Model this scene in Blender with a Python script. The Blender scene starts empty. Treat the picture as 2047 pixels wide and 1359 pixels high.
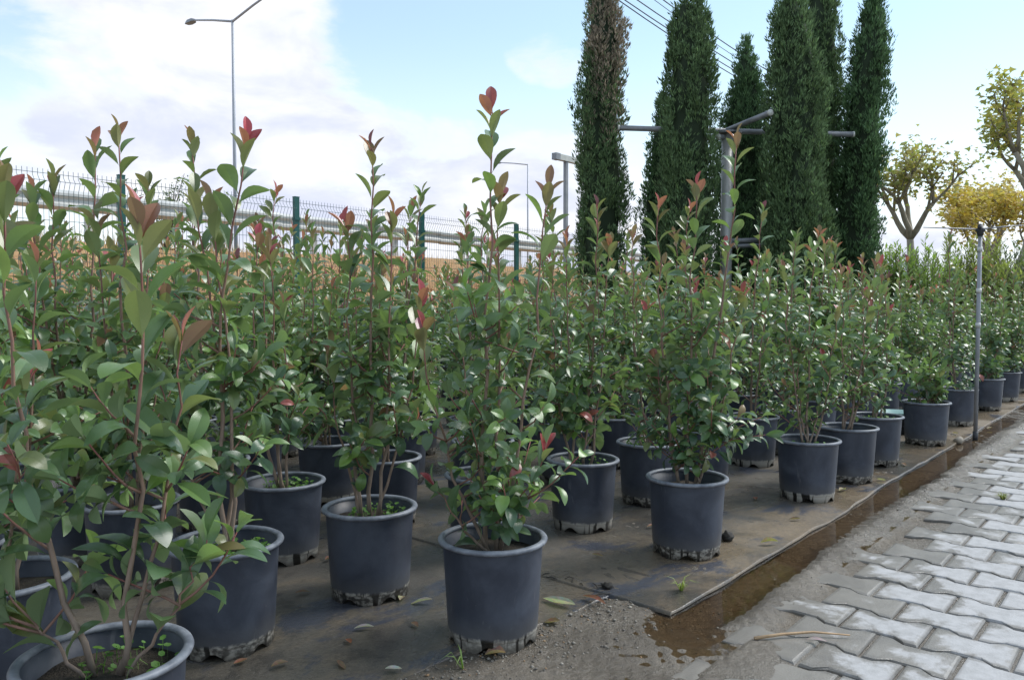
import bpy, math, random
import numpy as np
from mathutils import Vector, Matrix
PI = math.pi
R = math.radians
scene = bpy.context.scene
col = scene.collection

# ------------------------------------------------------------------ camera
# world: X runs along the rows of pots (and along the paving edge and the fence), Y across the rows, Z up
VIEW = R(40.8)
cam_data = bpy.data.cameras.new('camera')
cam_data.sensor_width = 36.0
cam_data.lens = 1561.0 / 2047.0 * 36.0
cam_data.clip_start = 0.05
cam_data.clip_end = 3000.0
cam = bpy.data.objects.new('camera', cam_data)
col.objects.link(cam)
cam.location = (0, 0, 1.0)
cam.rotation_euler = (R(90 - 2.37), 0, VIEW - R(90))
scene.camera = cam

# ------------------------------------------------------------------ sky, sun, exposure
SUN_AZ, SUN_EL = R(-25), R(48)
world = bpy.data.worlds.new('World')
scene.world = world
world.use_nodes = True
WT = world.node_tree
WT.nodes.clear()


def wn(t, **kw):
    n = WT.nodes.new(t)
    for k, v in kw.items():
        setattr(n, k, v)
    return n


def wmath(op, a, b=None, c=None, clamp=False):
    n = wn('ShaderNodeMath', operation=op)
    n.use_clamp = clamp
    for i, x in enumerate((a, b, c)):
        if x is None:
            continue
        if isinstance(x, (int, float)):
            n.inputs[i].default_value = x
        else:
            WT.links.new(x, n.inputs[i])
    return n.outputs[0]


def wsmooth(x, a, b, lo=0.0, hi=1.0):
    n = wn('ShaderNodeMapRange', interpolation_type='SMOOTHSTEP')
    WT.links.new(x, n.inputs[0])
    for i, v in zip((1, 2, 3, 4), (a, b, lo, hi)):
        n.inputs[i].default_value = v
    return n.outputs[0]


def wmix(f, a, b):
    n = wn('ShaderNodeMix', data_type='RGBA')
    WT.links.new(f, n.inputs[0])
    for s, x in ((n.inputs[6], a), (n.inputs[7], b)):
        if isinstance(x, tuple):
            s.default_value = x
        else:
            WT.links.new(x, s)
    return n.outputs[2]


tc = wn('ShaderNodeTexCoord')
sky = wn('ShaderNodeTexSky', sky_type='NISHITA')
sky.sun_disc = False
sky.sun_elevation = SUN_EL
sky.sun_rotation = R(90) - SUN_AZ
sky.air_density = 1.0
sky.dust_density = 0.6
sky.ozone_density = 1.6
sep = wn('ShaderNodeSeparateXYZ')
WT.links.new(tc.outputs['Generated'], sep.inputs[0])
zz = sep.outputs[2]
scl = wn('ShaderNodeMapping')
scl.inputs['Scale'].default_value = (1.0, 1.0, 2.1)
WT.links.new(tc.outputs['Generated'], scl.inputs[0])


def wnoise(scale, detail, rough, dist=0.0, off=(0, 0, 0)):
    m = wn('ShaderNodeMapping')
    m.inputs['Location'].default_value = off
    WT.links.new(scl.outputs[0], m.inputs[0])
    n = wn('ShaderNodeTexNoise')
    n.inputs['Scale'].default_value = scale
    n.inputs['Detail'].default_value = detail
    n.inputs['Roughness'].default_value = rough
    n.inputs['Distortion'].default_value = dist
    WT.links.new(m.outputs[0], n.inputs['Vector'])
    return n.outputs[0]


dens = wnoise(4.6, 12.0, 0.60, 0.25, (3.1, 1.7, 0.4))
dens = wmath('ADD', wmath('MULTIPLY', wmath('SUBTRACT', dens, 0.5), 1.7), 0.5)
for cdir, rad, wgt in (
        ((0.381, 0.893, 0.240), 15, 0.30), ((0.553, 0.793, 0.230), 15, 0.30), ((0.452, 0.83, 0.33), 8, 0.18),
        ((0.700, 0.620, 0.345), 13, -0.36), ((0.23, 0.935, 0.256), 8, -0.42), ((0.295, 0.93, 0.170), 7, -0.42),
        ((0.585, 0.770, 0.215), 5, -0.34), ((0.610, 0.71, 0.36), 8, -0.20),
        ((0.771, 0.611, 0.190), 9, 0.32), ((0.694, 0.701, 0.125), 12, 0.28),
        ((0.843, 0.438, 0.312), 11, -0.34), ((0.917, 0.289, 0.326), 13, -0.34), ((0.951, 0.167, 0.273), 9, -0.25),
        ((0.745, 0.585, 0.325), 2.6, 0.33)):
    d = wn('ShaderNodeVectorMath', operation='DOT_PRODUCT')
    WT.links.new(tc.outputs['Generated'], d.inputs[0])
    d.inputs[1].default_value = cdir
    dens = wmath('ADD', dens, wsmooth(d.outputs['Value'], math.cos(R(rad)), 1.0, 0.0, wgt * 0.85))
dens = wmath('ADD', dens, wsmooth(zz, 0.22, 0.0, 0.0, 0.20))
mask = wsmooth(dens, 0.42, 0.80)
shade = wnoise(6.0, 8.0, 0.55, 0.3, (0.3, 5.0, 1.2))
shade = wmath('MULTIPLY', wsmooth(shade, 0.34, 0.62), wsmooth(dens, 0.50, 0.80))
cloud = wmix(shade, (0.605, 0.615, 0.65, 1), (0.435, 0.465, 0.57, 1))
skyc = wn('ShaderNodeMix', data_type='RGBA', blend_type='MULTIPLY')
skyc.inputs[0].default_value = 1.0
WT.links.new(sky.outputs[0], skyc.inputs[6])
skyc.inputs[7].default_value = (0.100, 0.124, 0.118, 1)
haze = wsmooth(zz, 0.36, 0.02, 0.28, 0.90)
blue = wmix(haze, skyc.outputs[2], (0.66, 0.705, 0.74, 1))
final = wmix(mask, blue, cloud)
bg = wn('ShaderNodeBackground')
bg.inputs[1].default_value = 1.0
WT.links.new(final, bg.inputs[0])
wo = wn('ShaderNodeOutputWorld')
WT.links.new(bg.outputs[0], wo.inputs[0])

sun_d = bpy.data.lights.new('sun', 'SUN')
sun_d.energy = 2.0
sun_d.angle = R(28)
sun_d.color = (1.0, 0.975, 0.94)
sun = bpy.data.objects.new('sun', sun_d)
col.objects.link(sun)
sdir = Vector((math.cos(SUN_EL) * math.cos(SUN_AZ), math.cos(SUN_EL) * math.sin(SUN_AZ), math.sin(SUN_EL)))
sun.rotation_euler = (-sdir).to_track_quat('-Z', 'Y').to_euler()
sun.location = sdir * 40

scene.view_settings.view_transform = 'Standard'
scene.view_settings.look = 'None'
scene.view_settings.gamma = 1.0
scene.view_settings.exposure = 0.84
scene.view_settings.use_curve_mapping = False
scene.cycles.max_bounces = 6
scene.cycles.transparent_max_bounces = 8


# ------------------------------------------------------------------ material helpers
class NT:
    def __init__(s, name):
        s.m = bpy.data.materials.new(name)
        s.m.use_nodes = True
        s.t = s.m.node_tree
        s.t.nodes.clear()
        s.out = s.t.nodes.new('ShaderNodeOutputMaterial')

    def n(s, t, **kw):
        x = s.t.nodes.new(t)
        for k, v in kw.items():
            setattr(x, k, v)
        return x

    def set(s, sock, v):
        if v is None:
            return
        if hasattr(v, 'is_linked') or isinstance(v, bpy.types.NodeSocket):
            s.t.links.new(v, sock)
        else:
            if isinstance(v, tuple) and len(v) == 3 and sock.type == 'RGBA':
                v = (*v, 1)
            sock.default_value = v

    def math(s, op, a, b=None, clamp=False):
        x = s.n('ShaderNodeMath', operation=op)
        x.use_clamp = clamp
        s.set(x.inputs[0], a)
        s.set(x.inputs[1], b)
        return x.outputs[0]

    def mix(s, f, a, b, mode='MIX'):
        x = s.n('ShaderNodeMix', data_type='RGBA', blend_type=mode)
        s.set(x.inputs[0], f)
        s.set(x.inputs[6], a)
        s.set(x.inputs[7], b)
        return x.outputs[2]

    def ramp(s, x, a, b, lo=0.0, hi=1.0, smooth=True):
        m = s.n('ShaderNodeMapRange', interpolation_type='SMOOTHSTEP' if smooth else 'LINEAR')
        s.set(m.inputs[0], x)
        for i, v in zip((1, 2, 3, 4), (a, b, lo, hi)):
            s.set(m.inputs[i], v)
        return m.outputs[0]

    def coords(s, which='Object', scale=(1, 1, 1), off=None):
        c = s.n('ShaderNodeTexCoord')
        m = s.n('ShaderNodeMapping')
        m.inputs['Scale'].default_value = scale
        if which == 'World':
            g = s.n('ShaderNodeNewGeometry')
            s.set(m.inputs[0], g.outputs['Position'])
        else:
            s.set(m.inputs[0], c.outputs[which])
        if off is not None:
            s.set(m.inputs['Location'], off)
        return m.outputs[0]

    def noise(s, vec, scale, detail=4.0, rough=0.55, dist=0.0):
        x = s.n('ShaderNodeTexNoise')
        s.set(x.inputs['Vector'], vec)
        x.inputs['Scale'].default_value = scale
        x.inputs['Detail'].default_value = detail
        x.inputs['Roughness'].default_value = rough
        x.inputs['Distortion'].default_value = dist
        return x.outputs[0]

    def sep(s, vec):
        x = s.n('ShaderNodeSeparateXYZ')
        s.set(x.inputs[0], vec)
        return x.outputs

    def bump(s, h, strength=0.3, dist=0.01):
        b = s.n('ShaderNodeBump')
        b.inputs['Strength'].default_value = strength
        b.inputs['Distance'].default_value = dist
        s.set(b.inputs['Height'], h)
        return b.outputs[0]

    def bsdf(s, color, rough=0.6, normal=None, metal=0.0, spec=0.5):
        p = s.n('ShaderNodeBsdfPrincipled')
        s.set(p.inputs['Base Color'], color)
        s.set(p.inputs['Roughness'], rough)
        s.set(p.inputs['Metallic'], metal)
        s.set(p.inputs['Specular IOR Level'], spec)
        s.set(p.inputs['Normal'], normal)
        return p.outputs[0]

    def done(s, shader):
        s.t.links.new(shader, s.out.inputs[0])
        return s.m


def leaf_material(name, source, gloss=0.31, trans=0.22):
    t = NT(name)
    if source == 'object':
        base = t.n('ShaderNodeObjectInfo').outputs['Color']
    else:
        base = t.n('ShaderNodeAttribute', attribute_name='Col').outputs['Color']
    g = t.n('ShaderNodeNewGeometry')
    nz = t.noise(t.coords('Object'), 38.0, 3.0)
    base = t.mix(t.ramp(nz, 0.3, 0.75, 0.0, 0.25), base, (0.10, 0.14, 0.04))
    under = t.mix(0.40, t.mix(1.0, base, (1.5, 1.5, 1.5), 'MULTIPLY'), (0.27, 0.31, 0.17))
    c = t.mix(g.outputs['Backfacing'], base, under)
    ro = t.math('ADD', t.math('MULTIPLY', g.outputs['Backfacing'], 0.3), gloss)
    p = t.bsdf(c, ro, t.bump(nz, 0.12, 0.002), spec=0.62)
    tr = t.n('ShaderNodeBsdfTranslucent')
    t.set(tr.inputs[0], t.mix(1.0, c, (1.35, 1.5, 0.9), 'MULTIPLY'))
    mx = t.n('ShaderNodeMixShader')
    mx.inputs[0].default_value = trans
    t.t.links.new(p, mx.inputs[1])
    t.t.links.new(tr.outputs[0], mx.inputs[2])
    return t.done(mx.outputs[0])


def attr_material(name, rough=0.75, bump=0.2, scale=60.0):
    t = NT(name)
    c = t.n('ShaderNodeAttribute', attribute_name='Col').outputs['Color']
    nz = t.noise(t.coords('Object', (1, 1, 0.35)), scale, 4.0)
    c2 = t.mix(t.ramp(nz, 0.35, 0.75, 0.0, 0.40), c, (0.05, 0.04, 0.035))
    return t.done(t.bsdf(c2, rough, t.bump(nz, bump, 0.003)))


def plain_material(name, c1, c2, rough=0.6, scale=8.0, metal=0.0, bump=0.1):
    t = NT(name)
    nz = t.noise(t.coords('Object'), scale, 5.0, 0.6)
    return t.done(t.bsdf(t.mix(t.ramp(nz, 0.3, 0.7), c1, c2), t.ramp(nz, 0.2, 0.8, rough - 0.1, rough + 0.12), t.bump(nz, bump, 0.003), metal))


M = {}
M['leaf'] = leaf_material('photinia_leaf', 'object')
M['leaf_mass'] = leaf_material('photinia_foliage', 'attr')
M['soft_leaf'] = leaf_material('soft_leaf', 'attr', 0.6, 0.3)
M['stem'] = attr_material('stem_bark', 0.6)
M['bark'] = attr_material('tree_bark', 0.85, 0.5, 14.0)
M['cypress'] = None


def pot_material():
    t = NT('pot_plastic')
    oi = t.n('ShaderNodeObjectInfo')
    rnd = t.math('MULTIPLY', oi.outputs['Random'], 37.0)
    cb = t.n('ShaderNodeCombineXYZ')
    for i in range(3):
        t.set(cb.inputs[i], rnd)
    oc = t.coords('Object', (1, 1, 1), cb.outputs[0])
    raw = t.coords('Object')
    x, y, z = t.sep(raw)
    dust = t.noise(oc, 6.0, 5.0, 0.6, 0.5)
    fine = t.noise(oc, 130.0, 3.0, 0.6)
    base = t.mix(t.ramp(dust, 0.35, 0.75), (0.035, 0.042, 0.060), (0.076, 0.088, 0.116))
    base = t.mix(t.ramp(fine, 0.66, 0.80, 0.0, 0.5), base, (0.16, 0.16, 0.16))
    # pale scuffs
    sc = t.noise(t.coords('Object', (9, 9, 2.2), cb.outputs[0]), 3.0, 3.0, 0.5, 1.5)
    base = t.mix(t.ramp(sc, 0.66, 0.74, 0.0, 0.35), base, (0.15, 0.155, 0.17))
    # splash of silt on the lower wall and lime streaks on the foot
    ang = t.math('ARCTAN2', x, y)
    ca = t.n('ShaderNodeCombineXYZ')
    t.set(ca.inputs[0], t.math('MULTIPLY', ang, 5.5))
    t.set(ca.inputs[1], t.math('MULTIPLY', z, 4.0))
    t.set(ca.inputs[2], rnd)
    streak = t.noise(ca.outputs[0], 1.1, 2.0, 0.5)
    ca2 = t.n('ShaderNodeCombineXYZ')
    t.set(ca2.inputs[0], t.math('MULTIPLY', ang, 5.5))
    t.set(ca2.inputs[1], t.math('MULTIPLY', z, 55.0))
    t.set(ca2.inputs[2], rnd)
    wob = t.noise(ca2.outputs[0], 1.1, 3.0, 0.6)
    zline = t.math('ADD', z, t.math('MULTIPLY', t.math('SUBTRACT', wob, 0.5), 0.018))
    low = t.ramp(zline, 0.050, 0.038)
    foot = t.mix(t.ramp(streak, 0.40, 0.45), (0.015, 0.014, 0.012), (0.38, 0.36, 0.32))
    plain = t.ramp(t.noise(cb.outputs[0], 1.0), 0.45, 0.55)
    foot = t.mix(t.math('MULTIPLY', plain, t.ramp(wob, 0.35, 0.6)), foot, (0.05, 0.046, 0.04))
    silt = t.ramp(zline, 0.12, 0.035, 0.0, 0.42)
    c = t.mix(silt, base, (0.13, 0.125, 0.115))
    c = t.mix(low, c, foot)
    ro = t.ramp(dust, 0.2, 0.8, 0.34, 0.55)
    return t.done(t.bsdf(c, ro, t.bump(t.math('ADD', fine, t.math('MULTIPLY', dust, 2.0)), 0.12, 0.002), spec=0.45))


M['pot'] = pot_material()
M['pot_rim'] = plain_material('pot_rim_plastic', (0.10, 0.113, 0.14), (0.23, 0.25, 0.285), 0.48, 22.0)


def soil_material():
    t = NT('potting_soil')
    c = t.coords('World')
    n1 = t.noise(c, 14.0, 6.0, 0.65)
    n2 = t.noise(c, 160.0, 4.0, 0.6)
    k = t.mix(t.ramp(n1, 0.35, 0.7), (0.022, 0.017, 0.012), (0.075, 0.058, 0.040))
    k = t.mix(t.ramp(n1, 0.60, 0.72, 0.0, 0.7), k, (0.045, 0.075, 0.018))
    k = t.mix(t.ramp(n2, 0.66, 0.75), k, (0.18, 0.15, 0.11))
    return t.done(t.bsdf(k, 0.85, t.bump(t.math('ADD', n1, n2), 0.9, 0.02)))


M['soil'] = soil_material()


def mat_material():
    t = NT('ground_cover_fabric')
    c = t.coords('World')
    big = t.noise(c, 1.3, 6.0, 0.62, 0.6)
    mid = t.noise(t.coords('World', (1.6, 2.6, 1)), 2.0, 8.0, 0.66, 0.5)
    fine = t.noise(c, 70.0, 4.0, 0.65)
    grit = t.noise(c, 260.0, 2.0, 0.6)
    silt = t.mix(t.ramp(big, 0.3, 0.72), (0.066, 0.062, 0.056), (0.150, 0.130, 0.102))
    silt = t.mix(t.ramp(mid, 0.48, 0.70, 0.0, 0.55), silt, (0.195, 0.150, 0.100))
    blot = t.noise(c, 6.5, 6.0, 0.7, 0.5)
    silt = t.mix(t.ramp(blot, 0.52, 0.64, 0.0, 0.65), silt, (0.042, 0.039, 0.036))
    silt = t.mix(t.ramp(blot, 0.42, 0.30, 0.0, 0.5), silt, (0.20, 0.185, 0.16))
    ye = t.sep(c)[1]
    silt = t.mix(t.math('MULTIPLY', t.ramp(ye, 1.9, 1.35, 0.0, 0.75), t.ramp(big, 0.38, 0.55)), silt, (0.215, 0.160, 0.100))
    silt = t.mix(t.ramp(fine, 0.35, 0.75, 0.0, 0.5), silt, (0.060, 0.054, 0.046))
    silt = t.mix(t.ramp(grit, 0.62, 0.74, 0.0, 0.6), silt, (0.26, 0.245, 0.22))
    # bare dark fabric shows where the silt has been washed off
    m2 = t.noise(t.coords('World', (1.0, 1.8, 1)), 2.1, 7.0, 0.62, 0.6)
    bare = t.ramp(t.math('ADD', m2, t.math('MULTIPLY', t.math('SUBTRACT', fine, 0.5), 0.12)), 0.535, 0.64)
    w = t.n('ShaderNodeTexWave', wave_type='BANDS', bands_direction='X')
    t.set(w.inputs['Vector'], c)
    w.inputs['Scale'].default_value = 55.0
    w.inputs['Distortion'].default_value = 0.4
    fab = t.mix(w.outputs[0], (0.030, 0.036, 0.052), (0.072, 0.083, 0.112))
    k = t.mix(t.math('MULTIPLY', bare, 0.85), silt, fab)
    wet = t.noise(c, 1.9, 4.0, 0.6, 0.4)
    ro = t.ramp(wet, 0.40, 0.64, 0.20, 0.58)
    ro = t.math('SUBTRACT', ro, t.math('MULTIPLY', bare, 0.10))
    h = t.math('ADD', t.math('MULTIPLY', fine, 0.6), t.math('ADD', t.math('MULTIPLY', mid, 1.5), t.math('MULTIPLY', grit, 0.35)))
    return t.done(t.bsdf(k, ro, t.bump(h, 0.45, 0.008)))


M['mat'] = mat_material()


def mud_material():
    t = NT('wet_mud')
    c = t.coords('World')
    x, y, z = t.sep(c)
    n1 = t.noise(c, 3.0, 6.0, 0.62, 0.4)
    n2 = t.noise(c, 55.0, 5.0, 0.7)
    n3 = t.noise(c, 240.0, 3.0, 0.6)
    k = t.mix(t.ramp(n1, 0.3, 0.7), (0.092, 0.077, 0.059), (0.160, 0.138, 0.110))
    k = t.mix(t.ramp(z, -0.002, -0.014, 0.0, 0.80), k, (0.125, 0.090, 0.052))
    k = t.mix(t.ramp(n2, 0.42, 0.72, 0.0, 0.55), k, (0.055, 0.050, 0.044))
    k = t.mix(t.ramp(n3, 0.66, 0.76, 0.0, 0.6), k, (0.30, 0.28, 0.25))
    # bed joints between the pavers, where the sheet lies low on the paving side, are grey grit
    k = t.mix(t.ramp(y, 0.98, 0.84, 0.0, 0.7), k, t.mix(n2, (0.085, 0.074, 0.060), (0.200, 0.178, 0.150)))
    ro = t.ramp(t.noise(c, 2.4, 4.0), 0.4, 0.62, 0.16, 0.46)
    return t.done(t.bsdf(k, ro, t.bump(t.math('ADD', n2, t.math('MULTIPLY', n3, 0.5)), 0.7, 0.012)))


M['mud'] = mud_material()


def paver_material():
    t = NT('concrete_paver')
    c = t.coords('World')
    x, y, z = t.sep(c)
    ox, oy, oz = t.sep(t.coords('Object'))
    ax = t.math('ABSOLUTE', ox)
    ay = t.math('ABSOLUTE', oy)
    # distance to the joint, 0 at the edge of a block
    edge = t.math('MINIMUM', t.math('SUBTRACT', 0.082, ax), t.math('SUBTRACT', 0.112, ay))
    n1 = t.noise(c, 5.5, 7.0, 0.62, 0.8)
    n2 = t.noise(c, 22.0, 6.0, 0.65)
    n3 = t.noise(c, 190.0, 3.0, 0.6)
    oi = t.n('ShaderNodeObjectInfo')
    dry = t.math('ADD', t.math('MULTIPLY', edge, 5.5), t.math('MULTIPLY', t.math('SUBTRACT', n1, 0.5), 1.7))
    dry = t.math('ADD', dry, t.math('MULTIPLY', t.math('SUBTRACT', n2, 0.5), 0.7))
    dry = t.math('ADD', dry, t.ramp(t.math('SUBTRACT', y, t.math('MULTIPLY', x, 0.06)), 0.80, 0.28, -0.70, 0.28, False))
    dry = t.math('ADD', dry, t.math('MULTIPLY', t.math('SUBTRACT', oi.outputs['Random'], 0.5), 0.7))
    dry = t.ramp(dry, -0.05, 0.30)
    wetc = t.mix(t.ramp(n1, 0.3, 0.7), (0.158, 0.146, 0.130), (0.228, 0.211, 0.186))
    dryc = t.mix(t.ramp(n2, 0.3, 0.7), (0.31, 0.31, 0.31), (0.40, 0.40, 0.405))
    k = t.mix(dry, wetc, dryc)
    k = t.mix(t.ramp(n3, 0.30, 0.16, 0.0, 0.55), k, (0.12, 0.115, 0.11))
    k = t.mix(t.ramp(n3, 0.70, 0.82, 0.0, 0.4), k, (0.6, 0.59, 0.57))
    k = t.mix(t.ramp(edge, 0.014, 0.0, 0.0, 0.6), k, (0.13, 0.122, 0.11))
    ro = t.math('ADD', t.math('MULTIPLY', dry, 0.38), 0.38)
    return t.done(t.bsdf(k, ro, t.bump(t.math('ADD', n3, n2), 0.35, 0.004)))


M['paver'] = paver_material()


def water_material():
    t = NT('muddy_water')
    n = t.noise(t.coords('World'), 9.0, 2.0)
    nr = t.bump(n, 0.05, 0.01)
    tr = t.n('ShaderNodeBsdfTransparent')
    tr.inputs[0].default_value = (0.82, 0.73, 0.60, 1)
    gl = t.n('ShaderNodeBsdfGlossy')
    gl.inputs['Roughness'].default_value = 0.05
    t.set(gl.inputs['Normal'], nr)
    fr = t.n('ShaderNodeFresnel')
    fr.inputs[0].default_value = 1.33
    t.set(fr.inputs['Normal'], nr)
    mx = t.n('ShaderNodeMixShader')
    t.set(mx.inputs[0], fr.outputs[0])
    t.t.links.new(tr.outputs[0], mx.inputs[1])
    t.t.links.new(gl.outputs[0], mx.inputs[2])
    return t.done(mx.outputs[0])


M['water'] = water_material()


def ground_material():
    t = NT('earth')
    c = t.coords('World')
    n1 = t.noise(c, 0.5, 6.0, 0.6)
    n2 = t.noise(c, 20.0, 5.0, 0.7)
    k = t.mix(t.ramp(n1, 0.3, 0.7), (0.10, 0.085, 0.065), (0.19, 0.16, 0.12))
    k = t.mix(t.ramp(n2, 0.4, 0.75, 0.0, 0.5), k, (0.06, 0.055, 0.045))
    return t.done(t.bsdf(k, 0.8, t.bump(n2, 0.6, 0.02)))


M['earth'] = ground_material()


def bank_material():
    t = NT('dry_bank')
    c = t.coords('World')
    n1 = t.noise(c, 1.2, 6.0, 0.65)
    n2 = t.noise(t.coords('World', (1, 1, 0.4)), 26.0, 5.0, 0.7)
    k = t.mix(t.ramp(n1, 0.3, 0.7), (0.42, 0.22, 0.10), (0.50, 0.32, 0.16))
    k = t.mix(t.ramp(n2, 0.45, 0.75, 0.0, 0.6), k, (0.24, 0.14, 0.07))
    return t.done(t.bsdf(k, 0.9, t.bump(n2, 0.8, 0.05)))


M['bank'] = bank_material()
M['fence_green'] = plain_material('fence_green_coating', (0.006, 0.075, 0.065), (0.012, 0.11, 0.095), 0.4, 5.0)
M['wire'] = plain_material('fence_wire_coating', (0.035, 0.085, 0.085), (0.06, 0.12, 0.12), 0.45, 5.0)
M['galv'] = plain_material('galvanised_steel', (0.50, 0.50, 0.48), (0.62, 0.62, 0.60), 0.5, 3.0, 0.25)
M['galv_dark'] = plain_material('weathered_steel_tube', (0.22, 0.23, 0.25), (0.34, 0.35, 0.37), 0.5, 4.0, 0.3)
M['lamp_metal'] = plain_material('lamp_pole_paint', (0.38, 0.40, 0.44), (0.46, 0.48, 0.52), 0.5, 2.0, 0.1)
M['dark_plastic'] = plain_material('dark_plastic', (0.02, 0.022, 0.028), (0.05, 0.05, 0.055), 0.5, 20.0)
M['cable'] = plain_material('cable_sheath', (0.05, 0.055, 0.075), (0.08, 0.085, 0.11), 0.6, 3.0)
M['white_paint'] = plain_material('pale_pole_paint', (0.55, 0.56, 0.52), (0.66, 0.66, 0.62), 0.5, 6.0)
M['stone'] = plain_material('pebble_stone', (0.26, 0.22, 0.17), (0.42, 0.38, 0.32), 0.7, 30.0)
M['clod'] = plain_material('black_clod', (0.012, 0.011, 0.010), (0.04, 0.036, 0.03), 0.8, 40.0, 0.0, 0.8)
M['wood'] = plain_material('dry_stick', (0.34, 0.22, 0.12), (0.46, 0.32, 0.19), 0.7, 30.0)
M['teal'] = plain_material('teal_plastic', (0.22, 0.42, 0.40), (0.34, 0.52, 0.49), 0.5, 12.0)
M['asphalt'] = plain_material('asphalt', (0.05, 0.05, 0.05), (0.07, 0.07, 0.068), 0.85, 20.0)


# ------------------------------------------------------------------ object helpers
def mesh_from(name, verts, faces, mat, colors=None, smooth=True):
    me = bpy.data.meshes.new(name)
    me.from_pydata([tuple(v) for v in verts], [], [tuple(f) for f in faces])
    if mat:
        me.materials.append(mat)
    if smooth:
        me.polygons.foreach_set('use_smooth', np.ones(len(me.polygons), dtype=bool))
    if colors is not None:
        a = me.attributes.new('Col', 'FLOAT_COLOR', 'POINT')
        c = np.ones((len(verts), 4), dtype=np.float32)
        c[:, :3] = np.asarray(colors, dtype=np.float32)
        a.data.foreach_set('color', c.ravel())
    me.update()
    return me


def mesh_np(name, V, F, mat, colors=None, smooth=True):
    """V (n,3); F (m,3) or (m,4) int array"""
    me = bpy.data.meshes.new(name)
    V = np.asarray(V, dtype=np.float32)
    F = np.asarray(F, dtype=np.int32)
    k = F.shape[1]
    me.vertices.add(len(V))
    me.vertices.foreach_set('co', V.ravel())
    me.loops.add(F.size)
    me.loops.foreach_set('vertex_index', F.ravel())
    me.polygons.add(len(F))
    me.polygons.foreach_set('loop_start', np.arange(0, F.size, k, dtype=np.int32))
    if smooth:
        me.polygons.foreach_set('use_smooth', np.ones(len(F), dtype=bool))
    me.update(calc_edges=True)
    if mat:
        me.materials.append(mat)
    if colors is not None:
        a = me.attributes.new('Col', 'FLOAT_COLOR', 'POINT')
        c = np.ones((len(V), 4), dtype=np.float32)
        c[:, :3] = colors
        a.data.foreach_set('color', c.ravel())
    return me


def obj(name, me, parent=None, loc=None):
    o = bpy.data.objects.new(name, me)
    col.objects.link(o)
    if parent is not None:
        o.parent = parent
    if loc is not None:
        o.location = loc
    return o


def tag(o, label=None, cat=None, group=None, kind=None):
    if label:
        o['label'] = label
    if cat:
        o['category'] = cat
    if group:
        o['group'] = group
    if kind:
        o['kind'] = kind
    return o


def thing(name, loc, label, cat, group=None, rz=0.0):
    o = bpy.data.objects.new(name, None)
    o.empty_display_size = 0.05
    col.objects.link(o)
    o.location = loc
    o.rotation_euler = (0, 0, rz)
    return tag(o, label, cat, group)


class MB:
    """collects tubes, boxes, lathes into one mesh"""

    def __init__(s):
        s.v, s.f, s.c = [], [], []

    def add(s, v, f, c=(0.5, 0.5, 0.5)):
        o = len(s.v)
        s.v += [tuple(p) for p in v]
        s.f += [tuple(i + o for i in q) for q in f]
        if isinstance(c, list):
            s.c += c
        else:
            s.c += [c] * len(v)

    def tube(s, pts, radii, sides=6, color=(0.5, 0.5, 0.5), cap=True):
        pts = [Vector(p) for p in pts]
        n = len(pts)
        if isinstance(radii, (int, float)):
            radii = [radii] * n
        if not isinstance(color, list):
            color = [color] * n
        v, f, c = [], [], []
        ref = Vector((0.31, 0.87, 0.38))
        for i, p in enumerate(pts):
            d = (pts[min(i + 1, n - 1)] - pts[max(i - 1, 0)]).normalized()
            a = d.cross(ref)
            if a.length < 1e-3:
                a = d.cross(Vector((1, 0, 0)))
            a.normalize()
            b = d.cross(a)
            for k in range(sides):
                t = 2 * PI * k / sides
                v.append(p + (a * math.cos(t) + b * math.sin(t)) * radii[i])
                c.append(color[i])
        for i in range(n - 1):
            for k in range(sides):
                k2 = (k + 1) % sides
                f.append((i * sides + k, i * sides + k2, (i + 1) * sides + k2, (i + 1) * sides + k))
        if cap:
            f.append(tuple(reversed(range(sides))))
            f.append(tuple((n - 1) * sides + k for k in range(sides)))
        s.add(v, f, c)

    def box(s, lo, hi, c=(0.5, 0.5, 0.5)):
        x0, y0, z0 = lo
        x1, y1, z1 = hi
        v = [(x0, y0, z0), (x1, y0, z0), (x1, y1, z0), (x0, y1, z0), (x0, y0, z1), (x1, y0, z1), (x1, y1, z1), (x0, y1, z1)]
        f = [(0, 3, 2, 1), (4, 5, 6, 7), (0, 1, 5, 4), (1, 2, 6, 5), (2, 3, 7, 6), (3, 0, 4, 7)]
        s.add(v, f, c)

    def lathe(s, prof, sides=40, c=(0.5, 0.5, 0.5), close=False):
        v, f = [], []
        n = len(prof)
        for r, z in prof:
            for k in range(sides):
                t = 2 * PI * k / sides
                v.append((r * math.cos(t), r * math.sin(t), z))
        rng = range(n) if close else range(n - 1)
        for i in rng:
            i2 = (i + 1) % n
            for k in range(sides):
                k2 = (k + 1) % sides
                f.append((i * sides + k, i * sides + k2, i2 * sides + k2, i2 * sides + k))
        s.add(v, f, c)

    def mesh(s, name, mat, smooth=True, colors=False):
        return mesh_from(name, s.v, s.f, mat, s.c if colors else None, smooth)

    def build(s, name, mat, parent=None, smooth=True, colors=False, loc=None):
        return obj(name, s.mesh(name, mat, smooth, colors), parent, loc)


def sines(rng, n=7, kmin=2.0, kmax=9.0):
    """smooth pseudo noise of 2 variables, about -1..1"""
    ks = [(rng.uniform(kmin, kmax) * rng.choice((-1, 1)), rng.uniform(kmin, kmax) * rng.choice((-1, 1)), rng.uniform(0, 6.28)) for _ in range(n)]

    def fn(a, b):
        r = 0
        for kx, ky, ph in ks:
            r = r + np.sin(kx * a + ky * b + ph)
        return r / (n ** 0.5) * 0.8
    return fn


def sstep(a, b, x):
    t = np.clip((x - a) / (b - a), 0, 1)
    return t * t * (3 - 2 * t)


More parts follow.
